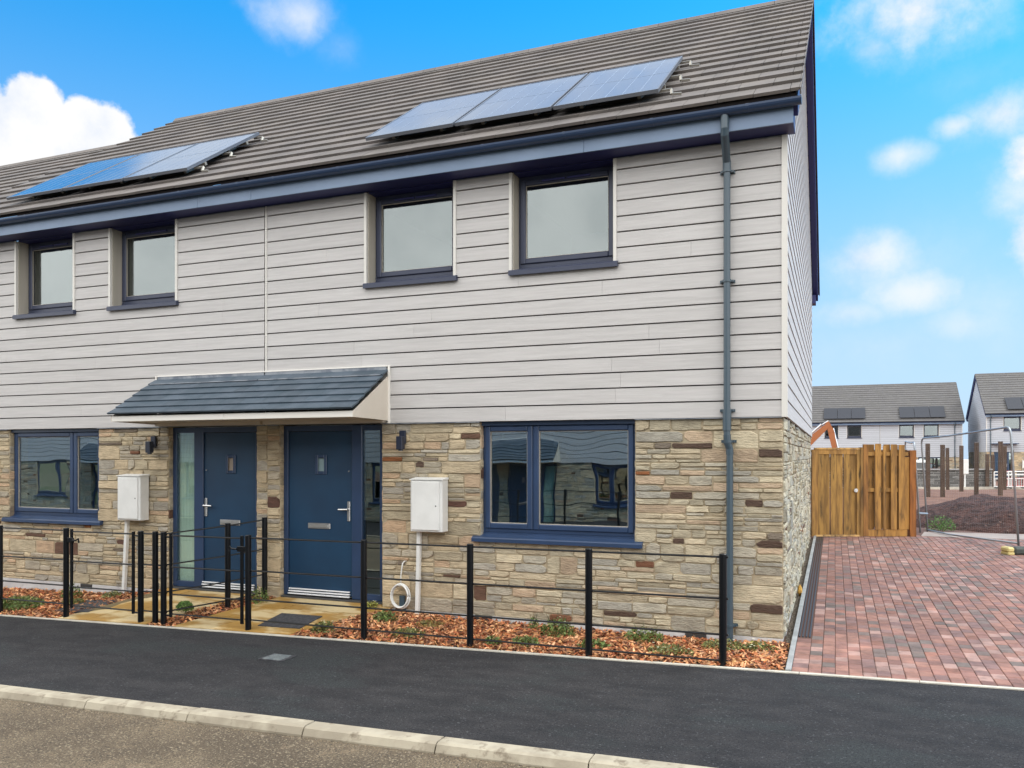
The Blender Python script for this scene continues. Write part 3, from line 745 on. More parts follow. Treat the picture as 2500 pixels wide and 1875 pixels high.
def canopy(root, x0, x1, left_end, right_end, r):
    """half of the tiled porch roof over the two doors"""
    YF, ZF, ZT = -.80, 2.368, 2.85
    c = MB(); rows = 6; L = math.hypot(-.03-YF, ZT-ZF); a = math.atan2(ZT-ZF, -.04-YF); cs, sn = math.cos(a), math.sin(a)
    P = lambda x, s, h: (x, YF-.03+s*cs-h*sn, ZF-.018+s*sn+h*cs)
    gauge = (L+.03)/rows
    for i in range(rows):
        s0, s1 = i*gauge, (i+1)*gauge+.012; w = .30; x = x0-(w/2 if i % 2 else 0)
        lo, hi = x0-(.03 if left_end else 0), x1+(.015 if right_end else 0)
        x = lo-(w/2 if i % 2 else 0)
        while x < hi-.01:
            a_, b_ = max(x, lo), min(x+w, hi); k = 1+r.uniform(-.12, .12); t0 = .040
            if b_-a_ > .02:
                vs = [P(a_+.0015, s0, t0-.02), P(b_-.0015, s0, t0-.02), P(b_-.0015, s1, .004), P(a_+.0015, s1, .004), P(a_+.0015, s0, t0), P(b_-.0015, s0, t0), P(b_-.0015, s1, .022), P(a_+.0015, s1, .022)]
                c.add(vs, [(0, 3, 2, 1), (4, 5, 6, 7), (0, 1, 5, 4), (1, 2, 6, 5), (2, 3, 7, 6), (3, 0, 4, 7)], (k, k, k))
            x += w
    can = obj('canopy', c, 'tile_dark', root)
    b = MB(); b.bbox(x0+.001, -.80, 2.275, x1-.001, -.782, 2.345, .003); obj('canopy_fascia', b, 'white_board', can)
    s = MB(); s.box(x0+.002, -.781, 2.285, x1-.002, -.052, 2.297); s.box(x0+.02, -.12, 2.242, x1-.02, -.049, 2.284)
    obj('canopy_soffit', s, 'cream', can)
    f = MB(); f.box(x0+.01, -.058, ZT-.012, x1-.01, -.0505, 2.905)
    q = [(-.058, ZT-.0), (-.20, ZT-.082+.022), (-.20, ZT-.082+.03), (-.05, ZT+.01)]; f.prism(q, x0+.01, x1-.01, 'x'); obj('lead_flashing', f, 'lead', can)
    t = MB(); t.box(x0-.0, -.062, 2.906, x1+.0, -.0395, 2.92)
    if right_end:
        t.box(x1+.012, -.062, CB-.002, x1+.036, -.0395, 2.92)
    if left_end: t.box(x0-.03, -.062, 2.72, x0-.012, -.0395, 2.92)
    obj('trim', t, 'white_board', can)
    ck = MB()
    if right_end: ck.prism([(-.80, 2.276), (-.80, 2.342), (-.052, 2.79), (-.052, 2.262), (-.3, 2.270)], x1+.0002, x1+.011, 'x')
    if left_end: ck.prism([(-.80, 2.276), (-.80, 2.342), (-.052, 2.79), (-.052, 2.262)], x0-.011, x0-.0002, 'x')
    obj('canopy_cheek', ck, 'cream', can)

def downpipe(root, x, seed=0):
    p = MB()
    p.tube([(x+.01, -.36, 5.19), (x+.01, -.36, 5.03), (x+.008, -.345, 4.985), (x-.0, -.16, 4.84), (x-.002, -.105, 4.79), (x-.002, -.1, 4.72)], .040, 12)
    p.bar((x, -.1, 4.76), (x, -.1, 2.02), .034, 14); p.bar((x, -.1, 4.80), (x, -.1, 4.70), .041, 14)
    p.tube([(x, -.1, 2.06), (x+.004, -.094, 1.98), (x+.022, -.075, 1.92), (x+.024, -.072, 1.86)], .038, 14)
    p.bar((x+.024, -.072, 1.93), (x+.024, -.072, -.02), .034, 14)
    p.bar((x, -.1, 2.30), (x, -.1, 2.10), .043, 14)
    d = obj('downpipe', p, 'pipe', root)
    for (z, xx, yy) in ((4.70, x, -.1), (3.6, x, -.1), (2.30, x, -.1), (1.99, x+.01, -.09), (.14, x+.024, -.072)):
        b = MB(); b.bar((xx, yy, z-.012), (xx, yy, z+.012), .044, 14); b.box(xx-.075, -.05 if z > 2.2 else -.03, z-.012, xx+.075, -.038 if z > 2.2 else -.012, z+.017)
        b.box(xx-.062, yy+.0, z-.009, xx-.042, -.02, z+.009); b.box(xx+.042, yy+.0, z-.009, xx+.062, -.02, z+.009); obj('pipe_clip', b, 'pipe', d)

houseB = build_house('house', 'nearest end house with stone ground floor, three solar panels and boxed gable at the driveway', -6.24, 0, dict(
    up=[(-4.75, -3.60), (-2.872, -1.715)], low=[(-3.277, -1.487, .93, -2.663)],
    doors=[dict(op=(-6.05, -4.562), leaf=(-5.975, -5.035), side=(-4.885, -4.64), hx=-5.083, dir=-1, win=(-5.56, 1.625, 1.845, .145), lx=-5.68, thr=(-5.965, -5.06), spy=-5.083)],
    gable_r=True, tl=.022, tr=.012, joints=[-1.958], bricks=[-3.34, -.96]), 0, 5)
houseA = build_house('house', 'middle terraced house left of the white trim strip, door with a pale side window', -12.30, -6.24, dict(
    up=[(-10.722, -9.585), (-8.868, -7.712)], low=[(-10.93, -9.137, .93, -9.70)],
    doors=[dict(op=(-7.867, -6.41), leaf=(-7.34, -6.49), side=(-7.80, -7.50), hx=-7.305, dir=1, win=(-6.965, 1.625, 1.845, .14), lx=-7.07, thr=(-7.36, -6.50), spy=-7.3)],
    tl=.0, tr=.022, joints=[-7.083], bricks=[-9.46], rl=.03), .6, 9)
canopy(houseB, -6.24, -4.462, False, True, random.Random(3))
canopy(houseA, -8.01, -6.24, True, False, random.Random(4))
downpipe(houseB, -.53)
# curtain behind the middle house's side light and bed curtain
cu = MB(); n = 14
for i in range(n):
    a, b = -7.82+i*.36/n, -7.82+(i+1)*.36/n
    cu.add([(a, .125+.010*(i % 2), .12), (b, .125+.010*((i+1) % 2), .12), (b, .125+.010*((i+1) % 2), 2.15), (a, .125+.010*(i % 2), 2.15)], [(0, 1, 2, 3)])
obj('curtain', cu, 'curtain', houseA)

# the next terrace down the hill: its roof shows beyond the stepped verge
OFFL = -0.30
houseN = copy_tree(houseA, None, (-12.33-3.03-.02, 4.77, OFFL), 0, 'next house downhill, only its lower roof and ridge showing at the left')

# ------------------------------------------------------------------ solar panels
def solar_panel(x0, x1, label, group):
    s0, s1, h = .42, 2.17, .13
    c = roof_pt((x0+x1)/2, s0, 0.06)
    t = thing('solar_panel', label, 'solar panel', c, group)
    P = roof_pt; f = MB()
    def slab(mb, a, b, sa, sb, ha, hb):
        mb.add([P(a, sa, ha), P(b, sa, ha), P(b, sb, ha), P(a, sb, ha), P(a, sa, hb), P(b, sa, hb), P(b, sb, hb), P(a, sb, hb)], [(0, 3, 2, 1), (4, 5, 6, 7), (0, 1, 5, 4), (1, 2, 6, 5), (2, 3, 7, 6), (3, 0, 4, 7)])
    x0 += .008; x1 -= .008; w = .018
    slab(f, x0, x0+w, s0, s1, h, h+.038); slab(f, x1-w, x1, s0, s1, h, h+.038); slab(f, x0+w, x1-w, s0, s0+w, h, h+.038); slab(f, x0+w, x1-w, s1-w, s1, h, h+.038)
    obj('frame', f, 'pv_frame', t)
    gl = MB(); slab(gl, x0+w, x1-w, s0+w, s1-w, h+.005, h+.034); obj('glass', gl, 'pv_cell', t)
    ln = MB(); a, b = x0+w, x1-w
    for k in range(1, 6): xx = lerp(k/6, a, b); slab(ln, xx-.0035, xx+.0035, s0+w, s1-w, h+.0342, h+.035)
    for ss in (.5,): yy = lerp(ss, s0, s1); slab(ln, a, b, yy-.006, yy+.006, h+.0342, h+.0353)
    obj('cell_lines', ln, 'pv_line', t)
    for ss in (s0+.38, s1-.36):
        rl = MB(); slab(rl, x0-.006, x1+.006, ss-.02, ss+.02, h-.042, h-.001)
        for xx in (x0+.25, x1-.25): slab(rl, xx-.02, xx+.02, ss-.16, ss+.02, .056, h-.0415)
        obj('mounting_rail', rl, 'alu', t)
    return t
PG = 'solar panels on the near roofs'
pan = []
for i, (a, b) in enumerate(((-4.70, -3.545), (-3.53, -2.37), (-2.355, -1.20))):
    pan.append(solar_panel(a, b, ('solar panel at the left end of the row on the near end house roof', 'middle solar panel of the row on the near end house roof', 'pale reflecting solar panel at the right end of the near roof row, by the brackets')[i], PG))
for i, (a, b) in enumerate(((-10.78, -9.66), (-9.645, -8.525), (-8.51, -7.39))):
    pan.append(solar_panel(a, b, ('leftmost solar panel of the row on the middle house roof', 'centre solar panel of the row on the middle house roof', 'right end solar panel of the row on the middle house roof')[i], PG))
for px, lab in ((-1.20, 'near end house'), (-7.39, 'middle house')):
    for s, nm in ((.62, 'lowest'), (1.28, 'middle'), (2.08, 'topmost')):
        m_ = MB(); h = .105
        a = roof_pt(px-.06, s, h); b = roof_pt(px+.09, s, h); c = roof_pt(px+.10, s-.07, .07); d = roof_pt(px+.20, s-.07, .062)
        for p, q in ((a, b), (b, c), (c, d)): m_.bar(p, q, .017, 4, flat=(0, CS, SN))
        single('roof_bracket', m_, 'alu', f'{nm} metal roof hook at the right edge of the {lab} panels', 'bracket', 'roof hooks beside the solar panels')

# ------------------------------------------------------------------ wall fixtures
def meter_box(x0, z0, lean, foot, label):
    t = thing('meter_box', label, 'meter box', (x0+.2, -.1, z0), 'white meter boxes on the stone walls')
    b = MB(); b.bbox(x0, -.175, z0, x0+.41, -.02, z0+.60, .008)
    b.prism([(-.19, z0+.597), (-.19, z0+.606), (-.02, z0+.625), (-.02, z0+.597)], x0-.006, x0+.416, 'x'); obj('casing', b, 'white_plastic', t)
    d = MB(); d.bbox(x0+.02, -.190, z0+.02, x0+.375, -.1755, z0+.58, .006); dd = obj('door', d, 'white_plastic', t)
    l = MB(); l.bar((x0+.335, -.189, z0+.30), (x0+.335, -.1915, z0+.30), .009, 8); obj('lock', l, 'digger_dark', dd)
    c = MB(); zb = foot
    c.add([(x0+.03, -.075, z0), (x0+.075, -.075, z0), (x0+.075, -.03, z0), (x0+.03, -.03, z0), (x0+.03+lean, -.075, zb), (x0+.075+lean, -.075, zb), (x0+.075+lean, -.03, zb), (x0+.03+lean, -.03, zb)],
          [(0, 3, 2, 1), (4, 5, 6, 7), (0, 1, 5, 4), (1, 2, 6, 5), (2, 3, 7, 6), (3, 0, 4, 7)])
    obj('conduit', c, 'white_plastic', t)
meter_box(-4.085, .972, -.025, -.03, 'white meter box on the near house between door and blue window, white duct below')
meter_box(-8.60, .972, -.07, -.12, 'white meter box on the middle house right of its ground floor window')
def wall_lamp(x, z, label):
    t = thing('wall_lamp', label, 'wall lamp', (x, -.06, z), 'black wall lamps beside the doors')
    p = MB(); p.bbox(x-.05, -.05, z-.0, x+.03, -.014, z+.155, .005); obj('back_plate', p, 'lamp_black', t)
    h = MB(); h.bbox(x-.03, -.16, z-.07, x+.05, -.085, z+.085, .006); h.bar((x, -.05, z+.03), (x+.01, -.09, z+.03), .018, 8); h.bar((x+.012, -.122, z-.085), (x+.012, -.122, z-.07), .028, 10)
    obj('lamp_head', h, 'lamp_black', t)
    s = MB(); s.bar((x+.012, -.122, z-.088), (x+.012, -.122, z-.0852), .021, 10); obj('lens', s, 'white_plastic', t)
wall_lamp(-4.255, 1.99, 'black wall lamp on the stone right of the near door')
wall_lamp(-8.09, 1.955, 'black wall lamp on the stone left of the middle house door')
# coil of white cable hanging on the wall
t = thing('cable_coil', 'coil of white cable hanging on the stone wall beside the near door', 'cable coil', (-4.27, -.05, .05))
c = MB()
for k in range(5):
    pts = []; ro = .118+jit(.008); cx = -4.27+jit(.012); cz = .20+jit(.012); ph = jit(.3)
    for i in range(33):
        a = 2*math.pi*i/32; pts.append((cx+ro*.98*math.cos(a), -.055-.012*k+.006*math.sin(a+ph), cz+ro*1.18*math.sin(a)))
    c.tube(pts, .0085, 6)
obj('coil', c, 'white_plastic', t, smooth=True)
c = MB(); c.tube([(-4.268, -.07, .335), (-4.27, -.07, .42), (-4.262, -.06, .52), (-4.255, -.05, .58), (-4.245, -.03, .60), (-4.235, .0, .60)], .008, 6)
c.bar((-4.285, -.09, .315), (-4.255, -.09, .345), .016, 6); obj('hanging_lead', c, 'white_plastic', t, smooth=True)
for (x, y, z, lab) in ((-4.27, -.028, .045, 'small blue grey outlet box low on the wall inside the cable coil'), (-8.06, -.028, -.02, 'small blue grey outlet box low on the stone left of the middle door')):
    b = MB(); b.bbox(x-.035, y-.02, z, x+.035, y+.018, z+.15, .006); b.bbox(x-.045, y-.032, z-.04, x+.045, y+.018, z+.0, .006)
    single('outlet_box', b, 'pipe', lab, 'outlet box', 'outlet boxes at the foot of the wall')

# ------------------------------------------------------------------ front beds, paths
KS = .55
def path_u(x, y): return x-KS*(y+1.18)
def is_path(x, y):
    u = path_u(x, y)
    return -8.55 < u < -7.10 or -6.70 < u < -5.05
bed = MB(); nx, ny = 130, 10
vs = [(lerp(i/nx, -20, .07), lerp(j/ny, -1.155, -.0), gz(lerp(i/nx, -20, .07), lerp(j/ny, -1.155, -.0))-.012) for i in range(nx+1) for j in range(ny+1)]
bed.add(vs, [(i*(ny+1)+j, (i+1)*(ny+1)+j, (i+1)*(ny+1)+j+1, i*(ny+1)+j+1) for i in range(nx) for j in range(ny)])
struct('garden_bed', bed, 'soil')
def mulch():
    m = MB(); cols = [(.50, .22, .10), (.42, .15, .07), (.62, .36, .20), (.22, .09, .05), (.74, .52, .34), (.52, .28, .13), (.13, .06, .04), (.42, .26, .17), (.60, .40, .20)]
    n = 0
    while n < 17500:
        x = rnd.uniform(-12.5, .06) if rnd.random() < .9 else rnd.uniform(-5, .06); y = rnd.uniform(-1.15, -.02)
        if is_path(x, y): continue
        n += 1
        z = gz(x, y)+abs(rnd.gauss(0, .012)); L, w, h = rnd.uniform(.014, .042), rnd.uniform(.006, .016), rnd.uniform(.001, .003)
        M_ = Matrix.Translation((x, y, z)) @ Matrix.Rotation(rnd.uniform(0, 6.28), 4, 'Z') @ Matrix.Rotation(rnd.gauss(0, .38), 4, 'Y') @ Matrix.Rotation(rnd.gauss(0, .4), 4, 'X')
        b = jit(.004); q = [(-L, -w*.6, 0), (0, -w, b), (L, -w*.5, 0), (L*.9, w*.5, 0), (0, w, b), (-L*.9, w*.7, 0)]
        vs = [M_ @ Vector(p) for p in q]+[M_ @ Vector((p[0], p[1], p[2]+h)) for p in q]
        c = rnd.choice(cols); f = rnd.uniform(.65, 1.3)
        m.add(vs, [(6, 7, 10, 11), (7, 8, 9, 10), (0, 1, 7, 6), (1, 2, 8, 7), (2, 3, 9, 8), (3, 4, 10, 9), (4, 5, 11, 10), (5, 0, 6, 11)], (c[0]*f, c[1]*f, c[2]*f))
    return m
struct('bark_mulch', mulch(), 'mulch', kind='stuff')
for (u0, u1, nx_) in ((-8.55, -7.10, 3), (-6.70, -5.05, 3)):
    m = MB(); jb = MB()
    y0, y1 = -1.152, .055
    P = lambda u, y, dz: (u+KS*(y+1.18), y, gz(u+KS*(y+1.18), y)+dz)
    jb.add([P(u0, y0, -.03), P(u1, y0, -.03), P(u1, 0, -.03), P(u0, 0, -.03), P(u0, y0, .004), P(u1, y0, .004), P(u1, 0, .004), P(u0, 0, .004)], [(4, 5, 6, 7), (0, 1, 5, 4), (1, 2, 6, 5), (2, 3, 7, 6), (3, 0, 4, 7)])
    rows = 3
    for j in range(rows):
        xs = [u0, u1] if False else [lerp(k/nx_, u0, u1) for k in range(nx_+1)]
        if j % 2: xs = [u0]+[lerp((k+.5)/nx_, u0, u1) for k in range(nx_)]+[u1]
        for a, b in zip(xs, xs[1:]):
            ya, yb = lerp(j/rows, y0, .0), lerp((j+1)/rows, y0, .0); e = .006; t = shade((1, 1, 1), .14); dz = .013+jit(.002)
            m.add([P(a+e, ya+e, -.02), P(b-e, ya+e, -.02), P(b-e, yb-e, -.02), P(a+e, yb-e, -.02), P(a+e, ya+e, dz), P(b-e, ya+e, dz), P(b-e, yb-e, dz), P(a+e, yb-e, dz)],
                  [(4, 5, 6, 7), (0, 1, 5, 4), (1, 2, 6, 5), (2, 3, 7, 6), (3, 0, 4, 7)], t)
    o = struct('path', m, 'slab')
    struct('path_bedding', jb, 'sand_joint')
for (a, b, lab) in ((-7.867, -6.41, ''), (-6.05, -4.562, '')):
    m = MB(); m.box(a+.004, -.012, -.1, b-.004, .035, .062); struct('path_doorstep', m, 'slab')
# dark square covers in the front gardens
for (pts, lab) in (([(-8.86, -.92), (-8.28, -.92), (-8.30, -.42), (-8.88, -.42)], 'dark square of gravel filled cover beside the gate of the middle house'), ([(-5.60, -.98), (-5.03, -.98), (-5.03, -.55), (-5.60, -.55)], 'dark square cover at the edge of the near path, behind the fence')):
    m = MB(); q = [(p[0]+KS*.0, p[1]) for p in pts]
    m.add([(p[0], p[1], gz(*p)-.03) for p in q]+[(p[0], p[1], gz(*p)+.020) for p in q], [(4, 5, 6, 7), (0, 1, 5, 4), (1, 2, 6, 5), (2, 3, 7, 6), (3, 0, 4, 7)])
    single('inspection_cover', m, 'dark_cover', lab, 'cover', 'covers in the front gardens')
# stop tap cover in the pavement
t = thing('stop_tap_cover', 'small worn grey metal cover set in the dark pavement', 'cover', (-4.5, -2.04, SL*-4.5))
m = MB(); m.box(-4.64, -2.16, SL*-4.5-.02, -4.37, -1.93, SL*-4.5+.010); obj('frame', m, 'dark_cover', t)
m = MB(); m.bbox(-4.605, -2.14, SL*-4.5, -4.405, -1.955, SL*-4.5+.016, .003)
for k in range(4): m.box(-4.59, -2.125+.042*k, SL*-4.5+.016, -4.42, -2.105+.042*k, SL*-4.5+.019)
obj('lid', m, 'cover_metal', t)

# ------------------------------------------------------------------ plants
def plant(x, y, rad, h, n, label, kind='low', cols=((.9, 1.1, .8),), flowers=0):
    z = gz(x, y) if x < .1 else drive_z(x, y)
    t = thing('low_plant' if kind != 'ball' else 'round_shrub', label, 'plant' if kind != 'ball' else 'shrub', (x, y, z), 'young plants in the bark beds')
    lf = MB(); st = MB(); n = int(n*.95)
    for i in range(n):
        if kind == 'ball':
            a, b = rnd.uniform(0, 6.28), rnd.uniform(-.2, 1.0); rr = rad*rnd.uniform(.55, 1.03)
            p = Vector((x+rr*math.cos(a)*math.sqrt(max(0, 1-b*b*.8)), y+rr*math.sin(a)*math.sqrt(max(0, 1-b*b*.8)), z+h*.5+b*h*.5)); L = rnd.uniform(.008, .016)
        else:
            a = rnd.uniform(0, 6.28); q = rad*math.sqrt(rnd.random()); top = h*(1-(q/rad)**2*.6)
            p = Vector((x+q*math.cos(a), y+q*math.sin(a)*.7, z+rnd.uniform(.01, 1)*top)); L = rnd.uniform(.012, .026)
        d = Vector((jit(1), jit(1), rnd.uniform(-.2, 1))).normalized(); u = d.orthogonal().normalized(); u.rotate(Matrix.Rotation(rnd.uniform(0, 6.28), 3, d)); w = d.cross(u)
        c = rnd.choice(cols); f = rnd.uniform(.5, 1.6)
        lf.add([p-u*L, p+w*L*.42, p+u*L*1.1, p-w*L*.42], [(0, 1, 2, 3)], (c[0]*f, c[1]*f, c[2]*f))
    for i in range(9 if kind != 'ball' else 5):
        a = 6.28*i/9+jit(.3); e = Vector((x+rad*.7*math.cos(a), y+rad*.5*math.sin(a), z+h*rnd.uniform(.4, 1.0 if kind != 'tall' else 1.25)))
        st.tube([(x, y, z-.01), ((x*.6+e.x*.4), (y*.6+e.y*.4), z+h*.45), e], .0022, 4, (.5, .5, .45))
    obj('stem', st, 'leaf', t); obj('foliage', lf, 'leaf', t)
    if flowers:
        fl = MB()
        for i in range(flowers):
            a = rnd.uniform(0, 6.28); q = rad*rnd.uniform(.2, .9); p = Vector((x+q*math.cos(a), y+q*math.sin(a)*.6, z+h*rnd.uniform(.5, 1.05)))
            for k in range(5):
                b = k*1.257; fl.add([p, p+Vector((.010*math.cos(b-.5), .010*math.sin(b-.5), .003)), p+Vector((.014*math.cos(b), .014*math.sin(b), .004)), p+Vector((.010*math.cos(b+.5), .010*math.sin(b+.5), .003))], [(0, 1, 2, 3)])
        obj('flower', fl, 'flower', t)
G1 = ((.75, 1.1, .65), (1.0, 1.25, .8), (1.2, 1.2, .9)); G2 = ((1.3, 1.2, 1.0), (.9, 1.0, .8), (1.6, 1.4, 1.0))
plant(-9.62, -.80, .34, .15, 1500, 'wide mound of small green leaves at the left edge of the bark bed', 'low', G1, 3)
plant(-9.30, -.30, .17, .20, 300, 'thin twiggy plant against the pale plinth under the left window', 'tall', G1)
plant(-8.95, -.55, .17, .08, 330, 'low green plant just left of the left gate post', 'low', G2)
plant(-8.62, -.22, .16, .08, 300, 'low green plant behind the left gate near the air brick', 'low', G2)
plant(-6.83, -.80, .10, .17, 1300, 'round bright green shrub at the foot of the gate post', 'ball', ((.9, 1.5, .8), (.7, 1.2, .6)))
plant(-6.18, -.22, .13, .20, 200, 'sparse dark leaved plant between the two front paths', 'tall', G1)
plant(-4.72, -.98, .14, .13, 300, 'pale flowering plant beside the dark square cover', 'low', G2, 8)
plant(-4.66, -.10, .10, .09, 120, 'tiny yellowish plant at the corner by the near doorstep', 'low', ((2.2, 2.0, 1.0),), 3)
plant(-4.28, -.40, .15, .12, 360, 'grey green plant below the white cable coil', 'low', G1)
plant(-3.72, -.88, .20, .09, 420, 'flat yellow green plant near the pavement, third fence bay', 'low', G2, 4)
plant(-3.68, -.45, .18, .06, 260, 'brownish low plant mid bed between meter box and fence', 'low', ((1.7, 1.2, .9),))
plant(-2.72, -.95, .10, .10, 170, 'small bright green plant right beside a fence post foot', 'low', G1, 2)
plant(-2.40, -.86, .15, .10, 330, 'small bushy green plant near the pavement below the blue window', 'low', G1)
plant(-2.55, -.22, .06, .16, 80, 'single upright seedling at the plinth below the blue window', 'tall', G1)
plant(-2.22, -.38, .19, .20, 560, 'taller weedy plant with upright stems below the blue window', 'tall', G1, 4)
plant(-1.72, -.78, .16, .10, 340, 'green plant around the foot of the second post from the right', 'low', G1, 2)
plant(-1.32, -.30, .20, .16, 460, 'branching green plant on the bark left of the downpipe', 'tall', G1, 3)
plant(-.98, -.75, .22, .08, 420, 'spreading green plant in the last fence bay', 'low', G2, 7)
plant(-.52, -.42, .22, .10, 460, 'green and yellow plant at the foot of the downpipe', 'low', G2, 8)
plant(-.20, -.40, .18, .09, 260, 'yellow flecked plant at the right end of the bark bed', 'low', ((1.8, 1.6, 1.0), (1, 1.1, .8)), 10)

# ------------------------------------------------------------------ black metal fence and gates
FY = -1.10
RH = (.940, .572, .252, .022)
def railz(k, x): return RH[k]+.0045*(x+3)
def fence_bay(xs, label, group='runs of black metal garden fence', posts=None):
    t = thing('garden_fence', label, 'fence', ((xs[0]+xs[-1])/2, FY, SL*(xs[0]+xs[-1])/2), group)
    for x in posts or xs:
        p = MB(); zb = SL*x-.05; zt = .970+.0045*(x+3); p.bar((x, FY, zb), (x, FY, zt-.006), .034, 14); p.bar((x, FY, zt-.006), (x, FY, zt), .034, 14, r2=.029)
        for k in range(4):
            for s_ in (-1, 1): p.bar((x+s_*.034, FY-.0, railz(k, x)), (x+s_*.046, FY, railz(k, x)), .011, 6)
        obj('post', p, 'black_metal', t)
    for k in range(4):
        m = MB(); a, b = xs[0], xs[-1]
        m.bar((a, FY, railz(k, a)), (b, FY, railz(k, b)), .0095, 8, tint=(1, 1, 1)); obj('rail', m, 'black_metal', t)
    return t
fence_bay([-12.0, -10.82, -9.64, -8.44], 'black metal fence left of the left gate, in front of the double window', posts=[-12.0, -10.82, -9.622, -8.438])
fence_bay([-7.214, -6.861], 'short black fence of three close posts between the two gates', posts=[-7.214, -6.989, -6.861])
FENCE = fence_bay([-5.632, -4.13, -2.902, -1.676, -.445], 'long black metal fence along the bark bed in front of the near house')
t = thing('garden_fence', 'black divider fence running back from the gate posts to the stone pier', 'fence', (-6.5, -.6, -.05), 'runs of black metal garden fence')
sp = [(-6.87, -1.06), (-6.465, -.47), (-6.205, -.10)]
for (x, y) in sp[1:]:
    p = MB(); p.bar((x, y, gz(x, y)-.03), (x, y, 1.015 if y < -.3 else 1.07), .034, 14); obj('post', p, 'black_metal', t)
for k in range(4):
    m = MB(); zz = [RH[k]+d_ for d_ in (-.015, .045, .10)]
    m.tube([(sp[i][0], sp[i][1], zz[i]) for i in range(3)], .0095, 8); obj('rail', m, 'black_metal', t)
def gate(x0, x1, label, latch_left):
    t = thing('garden_gate', label, 'gate', ((x0+x1)/2, FY, SL*x0), 'black metal garden gates')
    f = MB()
    for x in (x0, x1): f.bbox(x-.018, FY-.012, -.045, x+.018, FY+.012, railz(0, x)+.02, .003)
    for k in range(4): f.bar((x0, FY, railz(k, x0)-.01), (x1, FY, railz(k, x1)-.01), .0095, 8)
    obj('gate_frame', f, 'black_metal', t)
    l = MB(); xl = x0 if latch_left else x1; s = 1 if latch_left else -1; z = .80
    l.bbox(xl-.05, FY-.028, z-.03, xl+.06, FY-.012, z+.03, .004); l.tube([(xl+s*.05, FY-.03, z), (xl+s*.11, FY-.035, z-.0), (xl+s*.15, FY-.03, z+.025), (xl+s*.155, FY-.03, z-.03)], .011, 6)
    obj('latch', l, 'black_metal', t)
    h = MB(); xh = x1 if latch_left else x0; s = 1 if latch_left else -1
    for k in (0, 3): h.bar((xh, FY, railz(k, xh)-.03), (xh+s*.085, FY, railz(k, xh)-.03), .012, 6)
    obj('hinge', h, 'black_metal', t)
gate(-8.344, -7.332, 'black barred gate of the middle house, latch on its left', True)
gate(-6.752, -5.72, 'black barred gate in front of the two blue doors, latch on its right', False)

# ------------------------------------------------------------------ driveway
dz = drive_z
def slope_box(mb, x0, x1, y0, y1, lo, hi, tint=(1, 1, 1), ch=0.0, ny=1):
    for j in range(ny):
        a, b = lerp(j/ny, y0, y1), lerp((j+1)/ny, y0, y1)
        q = [(x0, a), (x1, a), (x1, b), (x0, b)]
        if ch:
            q2 = [(x0+ch, a+ch), (x1-ch, a+ch), (x1-ch, b-ch), (x0+ch, b-ch)]
            mb.add([(p[0], p[1], dz(*p)+lo) for p in q]+[(p[0], p[1], dz(*p)+hi-ch*.8) for p in q]+[(p[0], p[1], dz(*p)+hi) for p in q2],
                   [(0, 1, 5, 4), (1, 2, 6, 5), (2, 3, 7, 6), (3, 0, 4, 7), (4, 5, 9, 8), (5, 6, 10, 9), (6, 7, 11, 10), (7, 4, 8, 11), (8, 9, 10, 11)], tint)
        else:
            mb.add([(p[0], p[1], dz(*p)+lo) for p in q]+[(p[0], p[1], dz(*p)+hi) for p in q], [(4, 5, 6, 7), (0, 1, 5, 4), (1, 2, 6, 5), (2, 3, 7, 6), (3, 0, 4, 7)], tint)
KX0, KX1, CX1 = .082, .128, .262
m = MB(); y = -1.15
while y < 9.1: slope_box(m, KX0, KX1, y+.002, min(y+.913, 9.1), -.12, .022, shade((1, 1, 1), .07), .004); y += .915
struct('driveway_edging', m, 'edging_grey')
m = MB(); slope_box(m, -.02, KX0, -.005, 9.0, -.1, -.03, ny=6); struct('gravel_bed', m, 'soil')
m = MB()
for i in range(2600):
    x, y = rnd.uniform(.018, KX0), rnd.uniform(0, 8.9); r_ = rnd.uniform(.006, .014); z = dz(x, y)-.028; k = rnd.uniform(.4, 1.2)
    pts = [(x+r_*math.cos(a)*rnd.uniform(.7, 1.1), y+r_*math.sin(a)*rnd.uniform(.7, 1.1)) for a in (0, 1.2, 2.5, 3.8, 5.1)]
    m.add([(p[0], p[1], z) for p in pts]+[(x, y, z+r_)], [(q, (q+1) % 5, 5) for q in range(5)], (k*.62, k*.58, k*.52))
struct('gravel', m, 'gravel', kind='stuff')
m = MB(); slope_box(m, KX1+.002, CX1-.002, .16, 8.95, -.10, -.006, ny=4)
for k in range(4): slope_box(m, KX1+.012+k*.032, KX1+.026+k*.032, .17, 8.94, -.0055, .008, ny=4)
struct('drainage_channel', m, 'drain')
m = MB(); cols = [((.37, .20, .155), 34), ((.31, .165, .135), 24), ((.27, .165, .15), 16), ((.23, .175, .155), 12), ((.21, .17, .15), 6), ((.44, .285, .245), 14), ((.34, .165, .12), 4)]
def pcol():
    u = rnd.uniform(0, sum(c[1] for c in cols))
    for c, w in cols:
        u -= w
        if u <= 0: return shade(c, .16)
    return cols[0][0]
def drive_back(x): return 9.15+.40*(x-.05)
